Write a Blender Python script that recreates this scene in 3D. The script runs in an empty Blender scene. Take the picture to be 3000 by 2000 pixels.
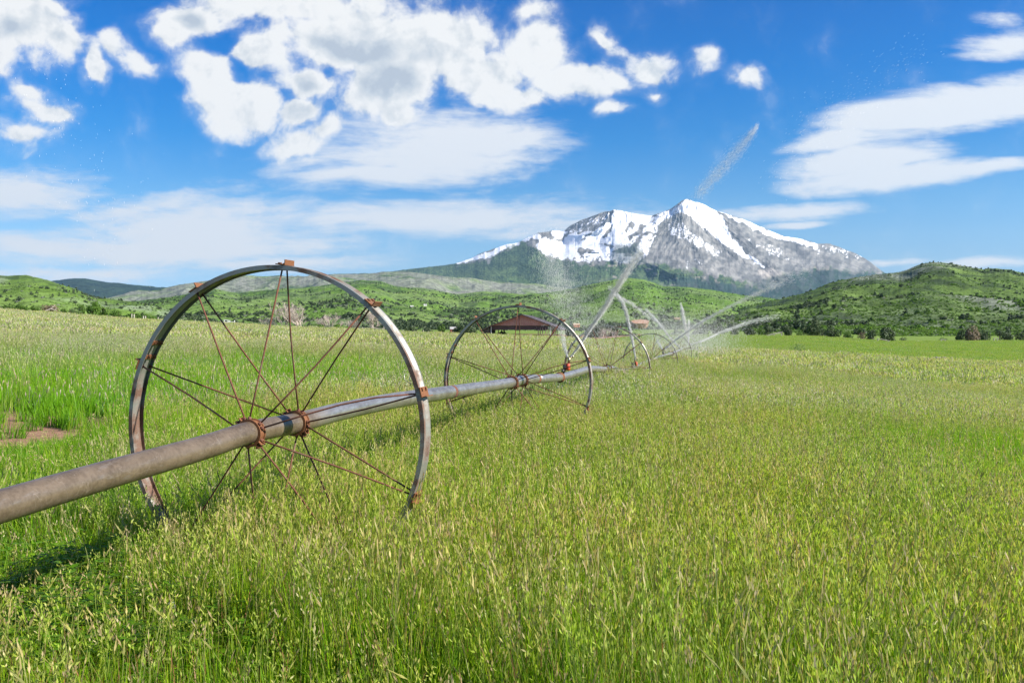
import bpy, math, random
import numpy as np
from mathutils import Vector, Matrix

rng = np.random.default_rng(7)
random.seed(7)
S = bpy.context.scene
COL = S.collection

# ------------------------------------------------------------------ camera
EYE = 1.56
PITCH = -40.0 / 2600.0
FPX = 2600.0                      # focal length in pixels of the 3000 px wide photograph
cam_d = bpy.data.cameras.new('camera')
cam_d.sensor_width = 36.0
cam_d.lens = 36.0 * FPX / 3000.0
cam_d.clip_start = 0.05
cam_d.clip_end = 60000.0
cam = bpy.data.objects.new('camera', cam_d)
cam.location = (0, 0, EYE)
cam.rotation_euler = (math.pi / 2 + PITCH, 0, 0)
COL.objects.link(cam)
S.camera = cam

# ------------------------------------------------------------------ light and exposure
SUN_EL = math.radians(36.0)
SUN_AZ = math.radians(108.5)      # clockwise from +Y (the way the camera looks): from the right, a little behind
sun_vec = Vector((math.sin(SUN_AZ) * math.cos(SUN_EL), math.cos(SUN_AZ) * math.cos(SUN_EL), math.sin(SUN_EL)))
sd = bpy.data.lights.new('sun', 'SUN')
sd.energy = 5.0
sd.angle = math.radians(0.55)
sd.color = (1.0, 0.95, 0.87)
so = bpy.data.objects.new('sun', sd)
so.rotation_euler = sun_vec.to_track_quat('Z', 'Y').to_euler()
COL.objects.link(so)
S.view_settings.view_transform = 'Standard'
S.view_settings.look = 'None'
S.view_settings.exposure = 1.06
S.view_settings.gamma = 1.0
S.view_settings.use_curve_mapping = False
S.cycles.use_denoising = True
S.cycles.max_bounces = 6
S.cycles.diffuse_bounces = 2
S.cycles.glossy_bounces = 3
S.cycles.transmission_bounces = 4
S.cycles.transparent_max_bounces = 12
S.cycles.volume_bounces = 0
S.cycles.caustics_reflective = False
S.cycles.caustics_refractive = False

# ------------------------------------------------------------------ node helpers
class NT:
    def __init__(s, tree):
        s.t = tree; s.n = tree.nodes; s.l = tree.links
    def new(s, ty, **kw):
        nd = s.n.new(ty)
        for k, v in kw.items():
            setattr(nd, k, v)
        return nd
    def link(s, a, b):
        s.l.new(a, b)
    def put(s, sock, v):
        if hasattr(v, 'is_output'):
            s.l.new(v, sock)
        else:
            sock.default_value = v
    def math(s, op, a, b=None, c=None, clamp=False):
        nd = s.n.new('ShaderNodeMath'); nd.operation = op; nd.use_clamp = clamp
        s.put(nd.inputs[0], a)
        if b is not None: s.put(nd.inputs[1], b)
        if c is not None: s.put(nd.inputs[2], c)
        return nd.outputs[0]
    def vmath(s, op, a, b=None, scale=None):
        nd = s.n.new('ShaderNodeVectorMath'); nd.operation = op
        s.put(nd.inputs[0], a)
        if b is not None: s.put(nd.inputs[1], b)
        if scale is not None: s.put(nd.inputs['Scale'], scale)
        return nd.outputs[0]
    def noise(s, vec, scale, detail=3.0, rough=0.5, lac=2.0, dist=0.0, out=0):
        nd = s.n.new('ShaderNodeTexNoise')
        if vec is not None: s.put(nd.inputs['Vector'], vec)
        nd.inputs['Scale'].default_value = scale
        nd.inputs['Detail'].default_value = detail
        nd.inputs['Roughness'].default_value = rough
        nd.inputs['Lacunarity'].default_value = lac
        nd.inputs['Distortion'].default_value = dist
        return nd.outputs[out]
    def smooth(s, v, a, b, lo=0.0, hi=1.0):
        nd = s.n.new('ShaderNodeMapRange'); nd.interpolation_type = 'SMOOTHSTEP'
        s.put(nd.inputs['Value'], v)
        s.put(nd.inputs['From Min'], a); s.put(nd.inputs['From Max'], b)
        s.put(nd.inputs['To Min'], lo); s.put(nd.inputs['To Max'], hi)
        return nd.outputs[0]
    def mix(s, f, a, b):
        nd = s.n.new('ShaderNodeMix'); nd.data_type = 'RGBA'
        s.put(nd.inputs[0], f); s.put(nd.inputs[6], a); s.put(nd.inputs[7], b)
        return nd.outputs[2]
    def ramp(s, f, stops):
        nd = s.n.new('ShaderNodeValToRGB')
        el = nd.color_ramp.elements
        el[0].position = stops[0][0]; el[0].color = (*stops[0][1], 1)
        el[1].position = stops[-1][0]; el[1].color = (*stops[-1][1], 1)
        for p, c in stops[1:-1]:
            e = el.new(p); e.color = (*c, 1)
        s.put(nd.inputs[0], f)
        return nd.outputs[0]

def rgb(r, g, b): return (r, g, b, 1.0)

# photo-pixel to direction ratios, used to measure where things stand from the one viewpoint that is known
_c, _s = math.cos(PITCH), math.sin(PITCH)
def tv_of(py):
    q = (1000.0 - np.asarray(py, float)) / FPX
    return (q * _c + _s) / (_c - q * _s)
def xr_of(px, tv=0.0):
    return (np.asarray(px, float) - 1500.0) / FPX * (_c + tv * _s)
def at(px, py, y):
    tv = float(tv_of(py))
    return Vector((float(xr_of(px, tv)) * y, y, EYE + tv * y))

# ------------------------------------------------------------------ world: Nishita sky with clouds
W = bpy.data.worlds.new('World'); S.world = W; W.use_nodes = True
W.cycles.sampling_method = 'MANUAL'; W.cycles.sample_map_resolution = 512
w = NT(W.node_tree); w.n.clear()
sky = w.new('ShaderNodeTexSky', sky_type='NISHITA', sun_disc=False)
sky.sun_elevation = SUN_EL; sky.sun_rotation = SUN_AZ
sky.altitude = 2000; sky.air_density = 1.0; sky.dust_density = 0.4; sky.ozone_density = 3.0
tc = w.new('ShaderNodeTexCoord').outputs['Generated']
sep = w.new('ShaderNodeSeparateXYZ'); w.link(tc, sep.inputs[0])
X, Y, Z = sep.outputs
yp = w.math('MAXIMUM', Y, 0.05)
u = w.math('DIVIDE', X, yp); v = w.math('DIVIDE', Z, yp)
cmb = w.new('ShaderNodeCombineXYZ'); w.link(u, cmb.inputs[0]); w.link(v, cmb.inputs[1])
P = cmb.outputs[0]
front = w.smooth(Y, 0.05, 0.25)

def ell(vec, px, py, rx, ry, rot=0.0, k=1.0):
    """soft ellipse of cloud cover, centre and radii measured in photograph pixels"""
    m = w.new('ShaderNodeMapping', vector_type='TEXTURE')
    m.inputs['Location'].default_value = (float(xr_of(px)), float(tv_of(py)), 0)
    m.inputs['Rotation'].default_value = (0, 0, math.radians(rot))
    m.inputs['Scale'].default_value = (rx / FPX, ry / FPX, 1)
    w.link(vec, m.inputs[0])
    g = w.new('ShaderNodeTexGradient', gradient_type='SPHERICAL')
    w.link(m.outputs[0], g.inputs[0])
    return w.math('MULTIPLY', g.outputs['Fac'], k) if k != 1.0 else g.outputs['Fac']

def union(vec, lst, op='SMOOTH_MAX'):
    acc = None
    for e in lst:
        g = ell(vec, *e)
        if acc is None: acc = g
        elif op == 'SMOOTH_MAX': acc = w.math('SMOOTH_MAX', acc, g, 0.15)
        else: acc = w.math(op, acc, g)
    return acc

# warped coordinate shared by the cumulus
wn = w.noise(P, 5.0, 6.0, 0.55, out=1)
wv = w.vmath('SUBTRACT', wn, (0.5, 0.5, 0.5))
Pw = w.vmath('ADD', P, w.vmath('SCALE', wv, scale=0.085))
CUMULUS = [
    (90, 80, 310, 190, 0), (215, 130, 150, 120, -30), (300, 215, 70, 120, -14), (-40, 170, 250, 140, 0), (150, 30, 170, 60, 0),
    (140, 345, 190, 75, -24, .85), (50, 400, 190, 80, 0, .8), (85, 278, 100, 45, -20, .75),
    (362, 150, 60, 140, 18, .72), (440, 205, 120, 60, -15, .68),
    (560, 70, 140, 100, 10), (520, 120, 90, 80, 0), (620, 220, 160, 140, -30), (700, 310, 250, 125, -10), (860, 345, 120, 70, 0),
    (850, 10, 420, 140, 0), (740, 170, 170, 120, 0), (880, 270, 160, 90, 0), (1010, 130, 440, 220, 0), (1130, 250, 330, 190, 0), (1290, 120, 300, 230, 0), (1170, 340, 120, 90, 5),
    (1420, 230, 270, 150, 0), (1590, 150, 170, 130, 0), (1690, 225, 200, 110, 0), (1500, 290, 250, 70, 8), (1590, 110, 120, 80, 0), (1770, 245, 110, 60, 0),
    (870, 430, 140, 70, 10, .85), (945, 395, 110, 60, 20, .8),
    (1885, 205, 110, 85, 0, .85), (2042, 172, 85, 62, 20, .78), (2170, 232, 90, 66, 0, .85), (1765, 105, 110, 60, -40, .78), (1560, 35, 120, 60, 10, .75),
    (1790, 322, 100, 42, 0, .72), (1905, 270, 60, 50, 0, .72), 
]
cov = union(Pw, CUMULUS)
nA = w.noise(P, 8.0, 4.0, 0.55)
n1 = w.noise(Pw, 20.0, 12.0, 0.58)
off = (0.010, 0.008, 0.0)
n2 = w.noise(w.vmath('ADD', Pw, off), 20.0, 8.0, 0.58)
n3 = w.noise(P, 5.5, 4.0, 0.5)
dens = w.math('ADD', w.math('MULTIPLY', cov, 1.95), w.math('MULTIPLY', w.math('SUBTRACT', n1, 0.5), 3.5))
dens = w.math('ADD', dens, w.math('MULTIPLY', w.math('SUBTRACT', nA, 0.5), 1.8))
dens = w.math('ADD', w.math('SUBTRACT', dens, 0.56), w.smooth(cov, 0.50, 0.9, 0.0, 0.9))
holes = union(Pw, [(650, 140, 90, 60, 0), (700, 205, 60, 60, -30), (900, 262, 50, 24, 0), (345, 50, 80, 90, 10)], 'MAXIMUM')
dens = w.math('SUBTRACT', dens, w.math('MULTIPLY', holes, 0.8))
a_cu = w.math('MULTIPLY', w.math('ADD', w.smooth(dens, 0.0, 0.80, 0.0, 0.72), w.smooth(dens, -0.50, 0.8, 0.0, 0.28)), w.smooth(cov, 0.06, 0.22))
relief = w.math('SUBTRACT', n1, n2)
thick = w.smooth(dens, 0.8, 2.2)
core = union(Pw, [(1080, 210, 400, 170, -8), (1000, 330, 240, 90, 0), (880, 250, 180, 90, 0), (60, 130, 220, 100, 0), (640, 60, 240, 80, 0), (1250, 290, 200, 60, 0)], 'MAXIMUM')
core = w.smooth(core, 0.02, 0.8)
lum = w.math('ADD', w.math('MULTIPLY', relief, 1.5), 0.85)
lum = w.math('SUBTRACT', lum, w.math('MULTIPLY', w.math('MULTIPLY', thick, core), 0.50))
lum = w.math('ADD', lum, w.math('MULTIPLY', w.math('SUBTRACT', n3, 0.5), 0.35))
lum = w.math('MINIMUM', w.math('MAXIMUM', lum, 0.36), 0.90)
cu_col = w.ramp(w.math('MULTIPLY', lum, 1.0, clamp=True), [(0.30, (0.23, 0.265, 0.315)), (0.50, (0.30, 0.33, 0.365)), (0.68, (0.37, 0.388, 0.405)), (0.86, (0.455, 0.458, 0.458))])

# high streaky cirrus: stretched noise
wn2 = w.noise(P, 3.0, 3.0, 0.5, out=1)
Pc = w.vmath('ADD', P, w.vmath('MULTIPLY', w.vmath('SUBTRACT', wn2, (0.5, 0.5, 0.5)), (0.18, 0.05, 0)))
st = w.new('ShaderNodeMapping'); st.inputs['Scale'].default_value = (2.6, 17.0, 1.0); st.inputs['Rotation'].default_value = (0, 0, math.radians(-7))
w.link(Pc, st.inputs[0])
c1 = w.noise(st.outputs[0], 1.6, 9.0, 0.66)
st2 = w.new('ShaderNodeMapping'); st2.inputs['Scale'].default_value = (14.0, 34.0, 1.0); st2.inputs['Rotation'].default_value = (0, 0, math.radians(20))
w.link(Pc, st2.inputs[0])
c2 = w.noise(st2.outputs[0], 2.2, 4.0, 0.6)
CIRRUS = [
    (1250, 440, 520, 160, 5, 1.05), (1330, 390, 420, 75, 4, 1.0), (1130, 510, 330, 75, 4, 0.9), (1500, 400, 230, 55, 4, .9), (960, 480, 200, 60, 10, .6),
    (640, 670, 560, 140, 3, 1.05), (520, 730, 800, 80, 2, 1.0), (1300, 635, 760, 80, 3, 0.9), (1650, 650, 480, 50, 4, 0.75), (80, 560, 340, 100, 2, 1.0), (520, 585, 420, 60, 10, 0.75),
    (120, 725, 420, 60, -3, 0.95), (900, 768, 430, 40, 2, .85), (300, 800, 500, 40, 0, .75), (1050, 700, 300, 40, 5, .5),
    (2760, 330, 470, 95, 9, 1.35), (2950, 290, 260, 95, 8, 1.35), (2520, 470, 330, 66, 4, 1.2), (2600, 520, 420, 56, 3, 1.3), (2880, 500, 260, 30, 4, .9), (2500, 400, 260, 50, 8, 1.1),
    (2930, 130, 260, 60, 6, 0.95), (2900, 65, 110, 45, 0, 0.6), (2330, 608, 400, 36, 2, 0.9), (2300, 650, 150, 16, 3, 0.8), (2950, 780, 300, 30, 1, 0.8), (2600, 765, 200, 16, 1, 0.7),
]
cc = union(Pc, CIRRUS, 'MAXIMUM')
cd = w.math('ADD', w.math('MULTIPLY', cc, 1.25), w.math('MULTIPLY', w.math('SUBTRACT', c1, 0.5), 1.9))
cd = w.math('ADD', cd, w.math('MULTIPLY', w.math('SUBTRACT', c2, 0.5), 0.8))
a_ci = w.smooth(cd, 0.05, 0.95, 0.0, 0.93)
a_ci = w.math('MULTIPLY', a_ci, w.smooth(cc, 0.0, 0.25))
ci_col = w.mix(w.smooth(v, 0.05, 0.30), rgb(0.40, 0.412, 0.43), rgb(0.44, 0.45, 0.46))
# light general cloud away from the framed part of the sky
gn = w.noise(tc, 2.6, 6.0, 0.6)
far_u = w.smooth(w.math('ABSOLUTE', u), 0.85, 1.3)
far_v = w.smooth(v, 0.55, 0.9)
outm = w.math('MAXIMUM', w.math('MAXIMUM', far_u, far_v), w.math('SUBTRACT', 1.0, front))
a_g = w.math('MULTIPLY', w.math('MULTIPLY', w.smooth(gn, 0.52, 0.68, 0, 0.9), outm), w.smooth(Z, 0.02, 0.2))

hs = w.new('ShaderNodeHueSaturation'); hs.inputs['Saturation'].default_value = 1.12; hs.inputs['Value'].default_value = 1.0; hs.inputs['Hue'].default_value = 0.495
w.link(sky.outputs[0], hs.inputs['Color'])
bg_sky = w.new('ShaderNodeBackground'); bg_sky.inputs['Strength'].default_value = 0.078
# the photograph's polarised, saturated blue: deeper the higher one looks
tint = w.ramp(w.math('MULTIPLY', Z, 2.5, clamp=True), [(0.0, (0.42, 0.57, 0.92)), (0.075, (0.49, 0.59, 0.81)), (0.17, (0.63, 0.675, 0.762)), (0.24, (0.66, 0.744, 0.815)), (0.33, (0.52, 0.745, 0.86)), (0.51, (0.12, 0.63, 0.94)), (0.68, (0.0, 0.57, 1.0)), (1.0, (0.0, 0.47, 1.0))])
w.link(w.vmath('MULTIPLY', hs.outputs[0], tint), bg_sky.inputs['Color'])
def over(bg, col, a):
    b = w.new('ShaderNodeBackground'); w.put(b.inputs['Color'], col); b.inputs['Strength'].default_value = 1.0
    mx = w.new('ShaderNodeMixShader'); w.put(mx.inputs[0], a); w.link(bg, mx.inputs[1]); w.link(b.outputs[0], mx.inputs[2])
    return mx.outputs[0]
a_ci = w.math('MULTIPLY', a_ci, front); a_cu = w.math('MULTIPLY', a_cu, front)
res = over(bg_sky.outputs[0], ci_col, a_ci)
res = over(res, cu_col, a_cu)
res = over(res, rgb(0.45, 0.46, 0.48), a_g)
wo = w.new('ShaderNodeOutputWorld'); w.link(res, wo.inputs['Surface'])

# ------------------------------------------------------------------ numeric noise
def _hash(ix, iy, seed):
    h = (ix.astype(np.int64) * 374761393 + iy.astype(np.int64) * 668265263 + seed * 974634777) & 0x7fffffff
    h = ((h ^ (h >> 13)) * 1274126177) & 0x7fffffff
    return ((h ^ (h >> 16)) & 0xffff) / 65535.0
def vnoise(x, y, seed=0):
    x = np.asarray(x, float); y = np.asarray(y, float)
    xi = np.floor(x); yi = np.floor(y); fx = x - xi; fy = y - yi
    fx = fx * fx * fx * (fx * (fx * 6 - 15) + 10); fy = fy * fy * fy * (fy * (fy * 6 - 15) + 10)
    a = _hash(xi, yi, seed); b = _hash(xi + 1, yi, seed); c = _hash(xi, yi + 1, seed); d = _hash(xi + 1, yi + 1, seed)
    return (a + (b - a) * fx) * (1 - fy) + (c + (d - c) * fx) * fy
def fbm(x, y, octv=5, seed=0, gain=0.5, ridged=False):
    t = 0; amp = 1; tot = 0
    for o in range(octv):
        n = vnoise(x * 2 ** o + 17.3 * o, y * 2 ** o - 9.1 * o, seed + o)
        if ridged: n = 1 - abs(2 * n - 1)
        t = t + n * amp; tot += amp; amp *= gain
    return t / tot
def sst(x, a, b):
    t = np.clip((np.asarray(x, float) - a) / (b - a), 0, 1); return t * t * (3 - 2 * t)

# ------------------------------------------------------------------ object helpers
def tag(o, label=None, cat=None, group=None, kind=None):
    if label: o['label'] = label
    if cat: o['category'] = cat
    if group: o['group'] = group
    if kind: o['kind'] = kind
    return o
def empty(name, loc=(0, 0, 0), rz=0.0, parent=None):
    o = bpy.data.objects.new(name, None); o.location = loc; o.rotation_euler = (0, 0, rz)
    o.empty_display_size = 0.2
    if parent: o.parent = parent
    COL.objects.link(o); return o
def mesh_np(name, V, F4=None, F3=None, smooth=False):
    """mesh from numpy vertices with quads and / or triangles"""
    me = bpy.data.meshes.new(name)
    V = np.asarray(V, np.float32)
    nq = 0 if F4 is None else len(F4); nt = 0 if F3 is None else len(F3)
    loops = []
    if nq: loops.append(np.asarray(F4, np.int32).ravel())
    if nt: loops.append(np.asarray(F3, np.int32).ravel())
    loops = np.concatenate(loops)
    me.vertices.add(len(V)); me.vertices.foreach_set('co', V.ravel())
    me.loops.add(len(loops)); me.loops.foreach_set('vertex_index', loops)
    starts = np.concatenate([np.arange(nq) * 4, nq * 4 + np.arange(nt) * 3]).astype(np.int32)
    me.polygons.add(nq + nt); me.polygons.foreach_set('loop_start', starts)
    try:
        tot = np.concatenate([np.full(nq, 4), np.full(nt, 3)]).astype(np.int32)
        me.polygons.foreach_set('loop_total', tot)
    except Exception:
        pass
    if smooth: me.polygons.foreach_set('use_smooth', np.ones(nq + nt, bool))
    me.update(calc_edges=True); me.validate()
    return me
def col_attr(me, name, arr):
    a = me.attributes.new(name, 'FLOAT_COLOR', 'POINT')
    c = np.ones((len(me.vertices), 4), np.float32); c[:, :3] = arr
    a.data.foreach_set('color', c.ravel())
def put(name, me, mat=None, parent=None, loc=None):
    o = bpy.data.objects.new(name, me)
    if mat is not None and len(me.materials) == 0:
        for m in (mat if isinstance(mat, (list, tuple)) else [mat]): me.materials.append(m)
    if parent is not None: o.parent = parent
    if loc is not None: o.location = loc
    COL.objects.link(o); return o

class MB:
    """collects simple solids into one mesh"""
    def __init__(s): s.v = []; s.f = []; s.m = []
    def add(s, vs, fs, mi=0):
        k = len(s.v); s.v += [tuple(p) for p in vs]; s.f += [tuple(i + k for i in f) for f in fs]; s.m += [mi] * len(fs)
    def box(s, c, h, M=None, mi=0):
        vs = [Vector((c[0] + sx * h[0], c[1] + sy * h[1], c[2] + sz * h[2])) for sx in (-1, 1) for sy in (-1, 1) for sz in (-1, 1)]
        if M is not None: vs = [M @ q for q in vs]
        s.add(vs, [(0, 1, 3, 2), (4, 6, 7, 5), (0, 4, 5, 1), (2, 3, 7, 6), (0, 2, 6, 4), (1, 5, 7, 3)], mi)
    def tube(s, pts, rad, n=8, mi=0, cap=True):
        pts = [Vector(p) for p in pts]
        if not isinstance(rad, (list, tuple)): rad = [rad] * len(pts)
        rings = []
        ref = None
        for i, p in enumerate(pts):
            d = (pts[min(i + 1, len(pts) - 1)] - pts[max(i - 1, 0)]).normalized()
            if ref is None:
                ref = Vector((0, 0, 1)) if abs(d.z) < 0.9 else Vector((1, 0, 0))
            a = d.cross(ref).normalized(); b = d.cross(a).normalized()
            ref = -b if ref.dot(-b) > 0 else b
            a = d.cross(ref).normalized(); b = a.cross(d).normalized()
            rings.append([p + (a * math.cos(2 * math.pi * k / n) + b * math.sin(2 * math.pi * k / n)) * rad[i] for k in range(n)])
        vs = [q for r in rings for q in r]; fs = []
        for i in range(len(pts) - 1):
            for k in range(n):
                k2 = (k + 1) % n
                fs.append((i * n + k, i * n + k2, (i + 1) * n + k2, (i + 1) * n + k))
        if cap:
            fs.append(tuple(range(n - 1, -1, -1))); fs.append(tuple((len(pts) - 1) * n + k for k in range(n)))
        s.add(vs, fs, mi)
    def mesh(s, name, smooth=False):
        me = bpy.data.meshes.new(name); me.from_pydata([tuple(q) for q in s.v], [], s.f)
        me.polygons.foreach_set('material_index', s.m)
        if smooth: me.polygons.foreach_set('use_smooth', [True] * len(s.f))
        me.update(); return me
    def build(s, name, mat=None, parent=None, smooth=False, loc=None):
        return put(name, s.mesh(name, smooth), mat, parent, loc)

def new_mat(name):
    m = bpy.data.materials.new(name); m.use_nodes = True
    t = NT(m.node_tree); t.n.clear()
    return m, t
def principled(t, base, rough=0.7, metal=0.0, spec=0.5, bump=None, bstr=0.3, bdist=0.01):
    b = t.new('ShaderNodeBsdfPrincipled')
    t.put(b.inputs['Base Color'], base); t.put(b.inputs['Roughness'], rough); t.put(b.inputs['Metallic'], metal)
    b.inputs['Specular IOR Level'].default_value = spec
    if bump is not None:
        bp = t.new('ShaderNodeBump'); bp.inputs['Strength'].default_value = bstr; bp.inputs['Distance'].default_value = bdist
        t.link(bump, bp.inputs['Height']); t.link(bp.outputs[0], b.inputs['Normal'])
    o = t.new('ShaderNodeOutputMaterial'); t.link(b.outputs[0], o.inputs['Surface'])
    return b
def plain(name, c, rough=0.7, metal=0.0, var=0.25, scale=3.0, spec=0.4):
    m, t = new_mat(name)
    g = t.new('ShaderNodeNewGeometry')
    n = t.noise(g.outputs['Position'], scale, 4.0, 0.6)
    lo = rgb(*[q * (1 - var) for q in c]); hi = rgb(*[min(1, q * (1 + var)) for q in c])
    principled(t, t.mix(t.smooth(n, 0.3, 0.7), lo, hi), rough, metal, spec)
    return m

# ------------------------------------------------------------------ ground
NEAR_Y = 0.35                                    # height of grass tops at the far edge of the hayfield
def field_tables(px):
    """far edge of the hayfield: distance and ground height there, then height at the hedges behind"""
    wr = sst(px, 1680, 1960)
    L = 130 * (1 - wr) + 75 * wr
    yE = np.interp(px, [-1500, 0, 430, 760, 1180, 1380, 1640, 1900, 2080, 2400, 2700, 3000, 4000], [860, 908, 938, 953, 974, 981, 990, 1006, 1024, 1034, 1053, 1066, 1090])
    zL = EYE + tv_of(yE) * L - NEAR_Y
    yT = np.interp(px, [-1500, 1500, 1700, 2080, 2400, 2600, 2800, 3000, 4000], [960, 985, 984, 982, 986, 1000, 999, 999, 1010])
    zT = EYE + tv_of(yT) * 150
    zT = zT * wr + (zL - 0.15) * (1 - wr)
    return wr, L, zL, zT
def ground_z(x, y):
    x = np.asarray(x, float); y = np.asarray(y, float)
    yy = np.maximum(y, 0.5)
    px = np.clip(1500 + FPX * x / np.maximum(yy, np.abs(x) * 0.5 + 0.3), -1500, 4000)
    wr, L, zL, zT = field_tables(px)
    t = yy / L
    sl = np.clip(t, 0, 1) ** 1.25
    sr = np.interp(t, [0, .06, .15, .264, .42, .58, 1], [0, .02, .12, .48, .88, 1, 1])
    s = sl * (1 - wr) + sr * wr
    z = zL * s
    k = np.clip((yy - L) / np.maximum(150 - L, 1), 0, 1)
    z = np.where(yy > L, zL + (zT - zL) * k, z)
    z = z + (fbm(x * 0.15, y * 0.15, 3, 5) - 0.5) * 0.10
    z = np.where(y < 0.5, z * np.clip(1 + y / 60, 0, 1), z)
    far = sst(np.hypot(x, y), 500, 3000)
    return z * (1 - far)

def build_ground():
    rr = np.concatenate([[0.0], 0.6 * 1.045 ** np.arange(236)])
    rr = rr[rr < 13000]; rr = np.append(rr, 14000)
    na = 360
    aa = np.linspace(0, 2 * np.pi, na, endpoint=False)
    R, A = np.meshgrid(rr, aa, indexing='ij')
    x = R * np.sin(A); y = R * np.cos(A)
    z = ground_z(x, y)
    V = np.stack([x, y, z], -1).reshape(-1, 3)
    i = np.arange(len(rr) - 1)[:, None] * na; j = np.arange(na)[None, :]; j2 = (j + 1) % na
    F = np.stack([i + j, i + j2, i + na + j2, i + na + j], -1).reshape(-1, 4)
    F3 = None
    me = mesh_np('ground', V, F[:, ::-1], smooth=True)
    m, t = new_mat('meadow_soil')
    g = t.new('ShaderNodeNewGeometry').outputs['Position']
    sp = t.new('ShaderNodeSeparateXYZ'); t.link(g, sp.inputs[0])
    fine = t.noise(g, 9.0, 6.0, 0.7)
    mid = t.noise(g, 0.35, 5.0, 0.6)
    big = t.noise(g, 0.05, 4.0, 0.55)
    near = t.mix(t.smooth(fine, 0.35, 0.7), rgb(0.045, 0.055, 0.018), rgb(0.09, 0.10, 0.035))
    far = t.mix(t.smooth(mid, 0.3, 0.7), rgb(0.12, 0.19, 0.030), rgb(0.17, 0.235, 0.045))
    far = t.mix(t.smooth(big, 0.58, 0.72, 0, 0.5), far, rgb(0.22, 0.19, 0.07))
    yy = sp.outputs[1]
    c = t.mix(t.smooth(yy, 55, 76), near, far)
    # bare reddish earth: the gap in the grass on the left and round the barn
    def patch(cx, cy, rx, ry, k=0.35):
        mp = t.new('ShaderNodeMapping', vector_type='TEXTURE')
        mp.inputs['Location'].default_value = (cx, cy, 0); mp.inputs['Scale'].default_value = (rx, ry, 1e6)
        t.link(g, mp.inputs[0])
        gr = t.new('ShaderNodeTexGradient', gradient_type='SPHERICAL'); t.link(mp.outputs[0], gr.inputs[0])
        return t.smooth(t.math('ADD', gr.outputs['Fac'], t.math('MULTIPLY', t.math('SUBTRACT', mid, 0.5), k)), 0.12, 0.35)
    d = patch(-8.0, 11.4, 3.3, 3.7, 0.3)
    d2 = patch(11, 214, 24, 80)
    d3 = patch(22, 222, 14, 20)
    dd = t.math('MAXIMUM', d, t.math('MAXIMUM', d2, d3))
    dirt = t.mix(t.smooth(fine, 0.3, 0.7), rgb(0.20, 0.115, 0.072), rgb(0.30, 0.18, 0.115))
    c = t.mix(dd, c, dirt)
    principled(t, c, 0.95, 0, 0.1, t.noise(g, 2.0, 8.0, 0.7), 0.7, 0.12)
    o = put('ground', me, m); tag(o, kind='structure', label='grassy valley floor under the hayfield')
    return o
build_ground()

# ------------------------------------------------------------------ hills and the mountain
def hill_mesh(name, x0, x1, nx, nt, sky_pts, base_pts, r0, r1, relief, colour, back=3, tpow=1.0, jag=0.0, jagf=0.05, seed=0):
    px = np.linspace(x0, x1, nx)
    sp = np.array(sky_pts, float); bp = np.array(base_pts, float)
    ys = np.interp(px, sp[:, 0], sp[:, 1]); 
    k = np.ones(9) / 9; ys = np.convolve(np.pad(ys, 4, mode='edge'), k, 'valid') if nx > 60 else ys
    if jag: ys = ys - jag * (fbm(px * jagf, px * 0 + 3.3, 4, seed + 40, 0.65) - 0.5) * 2
    yb = np.interp(px, bp[:, 0], bp[:, 1])
    tt = np.linspace(0, 1, nt)
    T, PX = np.meshgrid(tt, px, indexing='ij')
    tvs = tv_of(ys)[None, :]; tvb = tv_of(yb)[None, :]
    tv = tvb + (tvs - tvb) * T ** tpow
    r = r0 * (r1 / r0) ** T
    dr, dz = relief(PX, T, r)
    taper = np.sin(np.pi * np.clip(T, 0, 1)) ** 0.6
    r = r + dr
    xr = (PX - 1500) / FPX * (_c + tv * _s)
    x = xr * r; y = r; z = EYE + tv * r + dz * taper
    rows = [np.stack([x, y, z], -1)]
    for b in range(1, back + 1):
        q = rows[0][-1].copy(); kk = 1 + 0.05 * b
        q = q * np.array([kk, kk, 1.0]); q[:, 2] -= (z[-1] - z[-1].min() * 0.0) * 0.25 * b
        rows.append(q[None])
    V = np.concatenate(rows, 0)
    nr = V.shape[0]
    i = np.arange(nr - 1)[:, None] * nx; j = np.arange(nx - 1)[None, :]
    F = np.stack([i + j, i + j + 1, i + nx + j + 1, i + nx + j], -1).reshape(-1, 4)
    me = mesh_np(name, V.reshape(-1, 3), F, smooth=True)
    c = colour(PX, T, ys[None, :] * T + yb[None, :] * (1 - T), x, y, z)
    c = np.concatenate([c] + [c[-1:]] * back, 0)
    col_attr(me, 'Col', c.reshape(-1, 3))
    return me, V[:nt]

def hill_mat(name, grain=0.02, amt=0.5, bump=3.0, bscale=0.03, rough=0.95):
    m, t = new_mat(name)
    a = t.new('ShaderNodeAttribute', attribute_name='Col')
    g = t.new('ShaderNodeNewGeometry').outputs['Position']
    n = t.noise(g, grain, 6.0, 0.65)
    f = t.smooth(n, 0.35, 0.65, 1 - amt, 1 + amt * 0.7)
    c = t.vmath('SCALE', a.outputs['Color'], scale=f)
    principled(t, c, rough, 0, 0.08, t.noise(g, bscale, 5.0, 0.65), 1.0, bump)
    return m

def mixc(a, b, m):
    m = np.asarray(m)[..., None]; return np.asarray(a) * (1 - m) + np.asarray(b) * m

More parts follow.
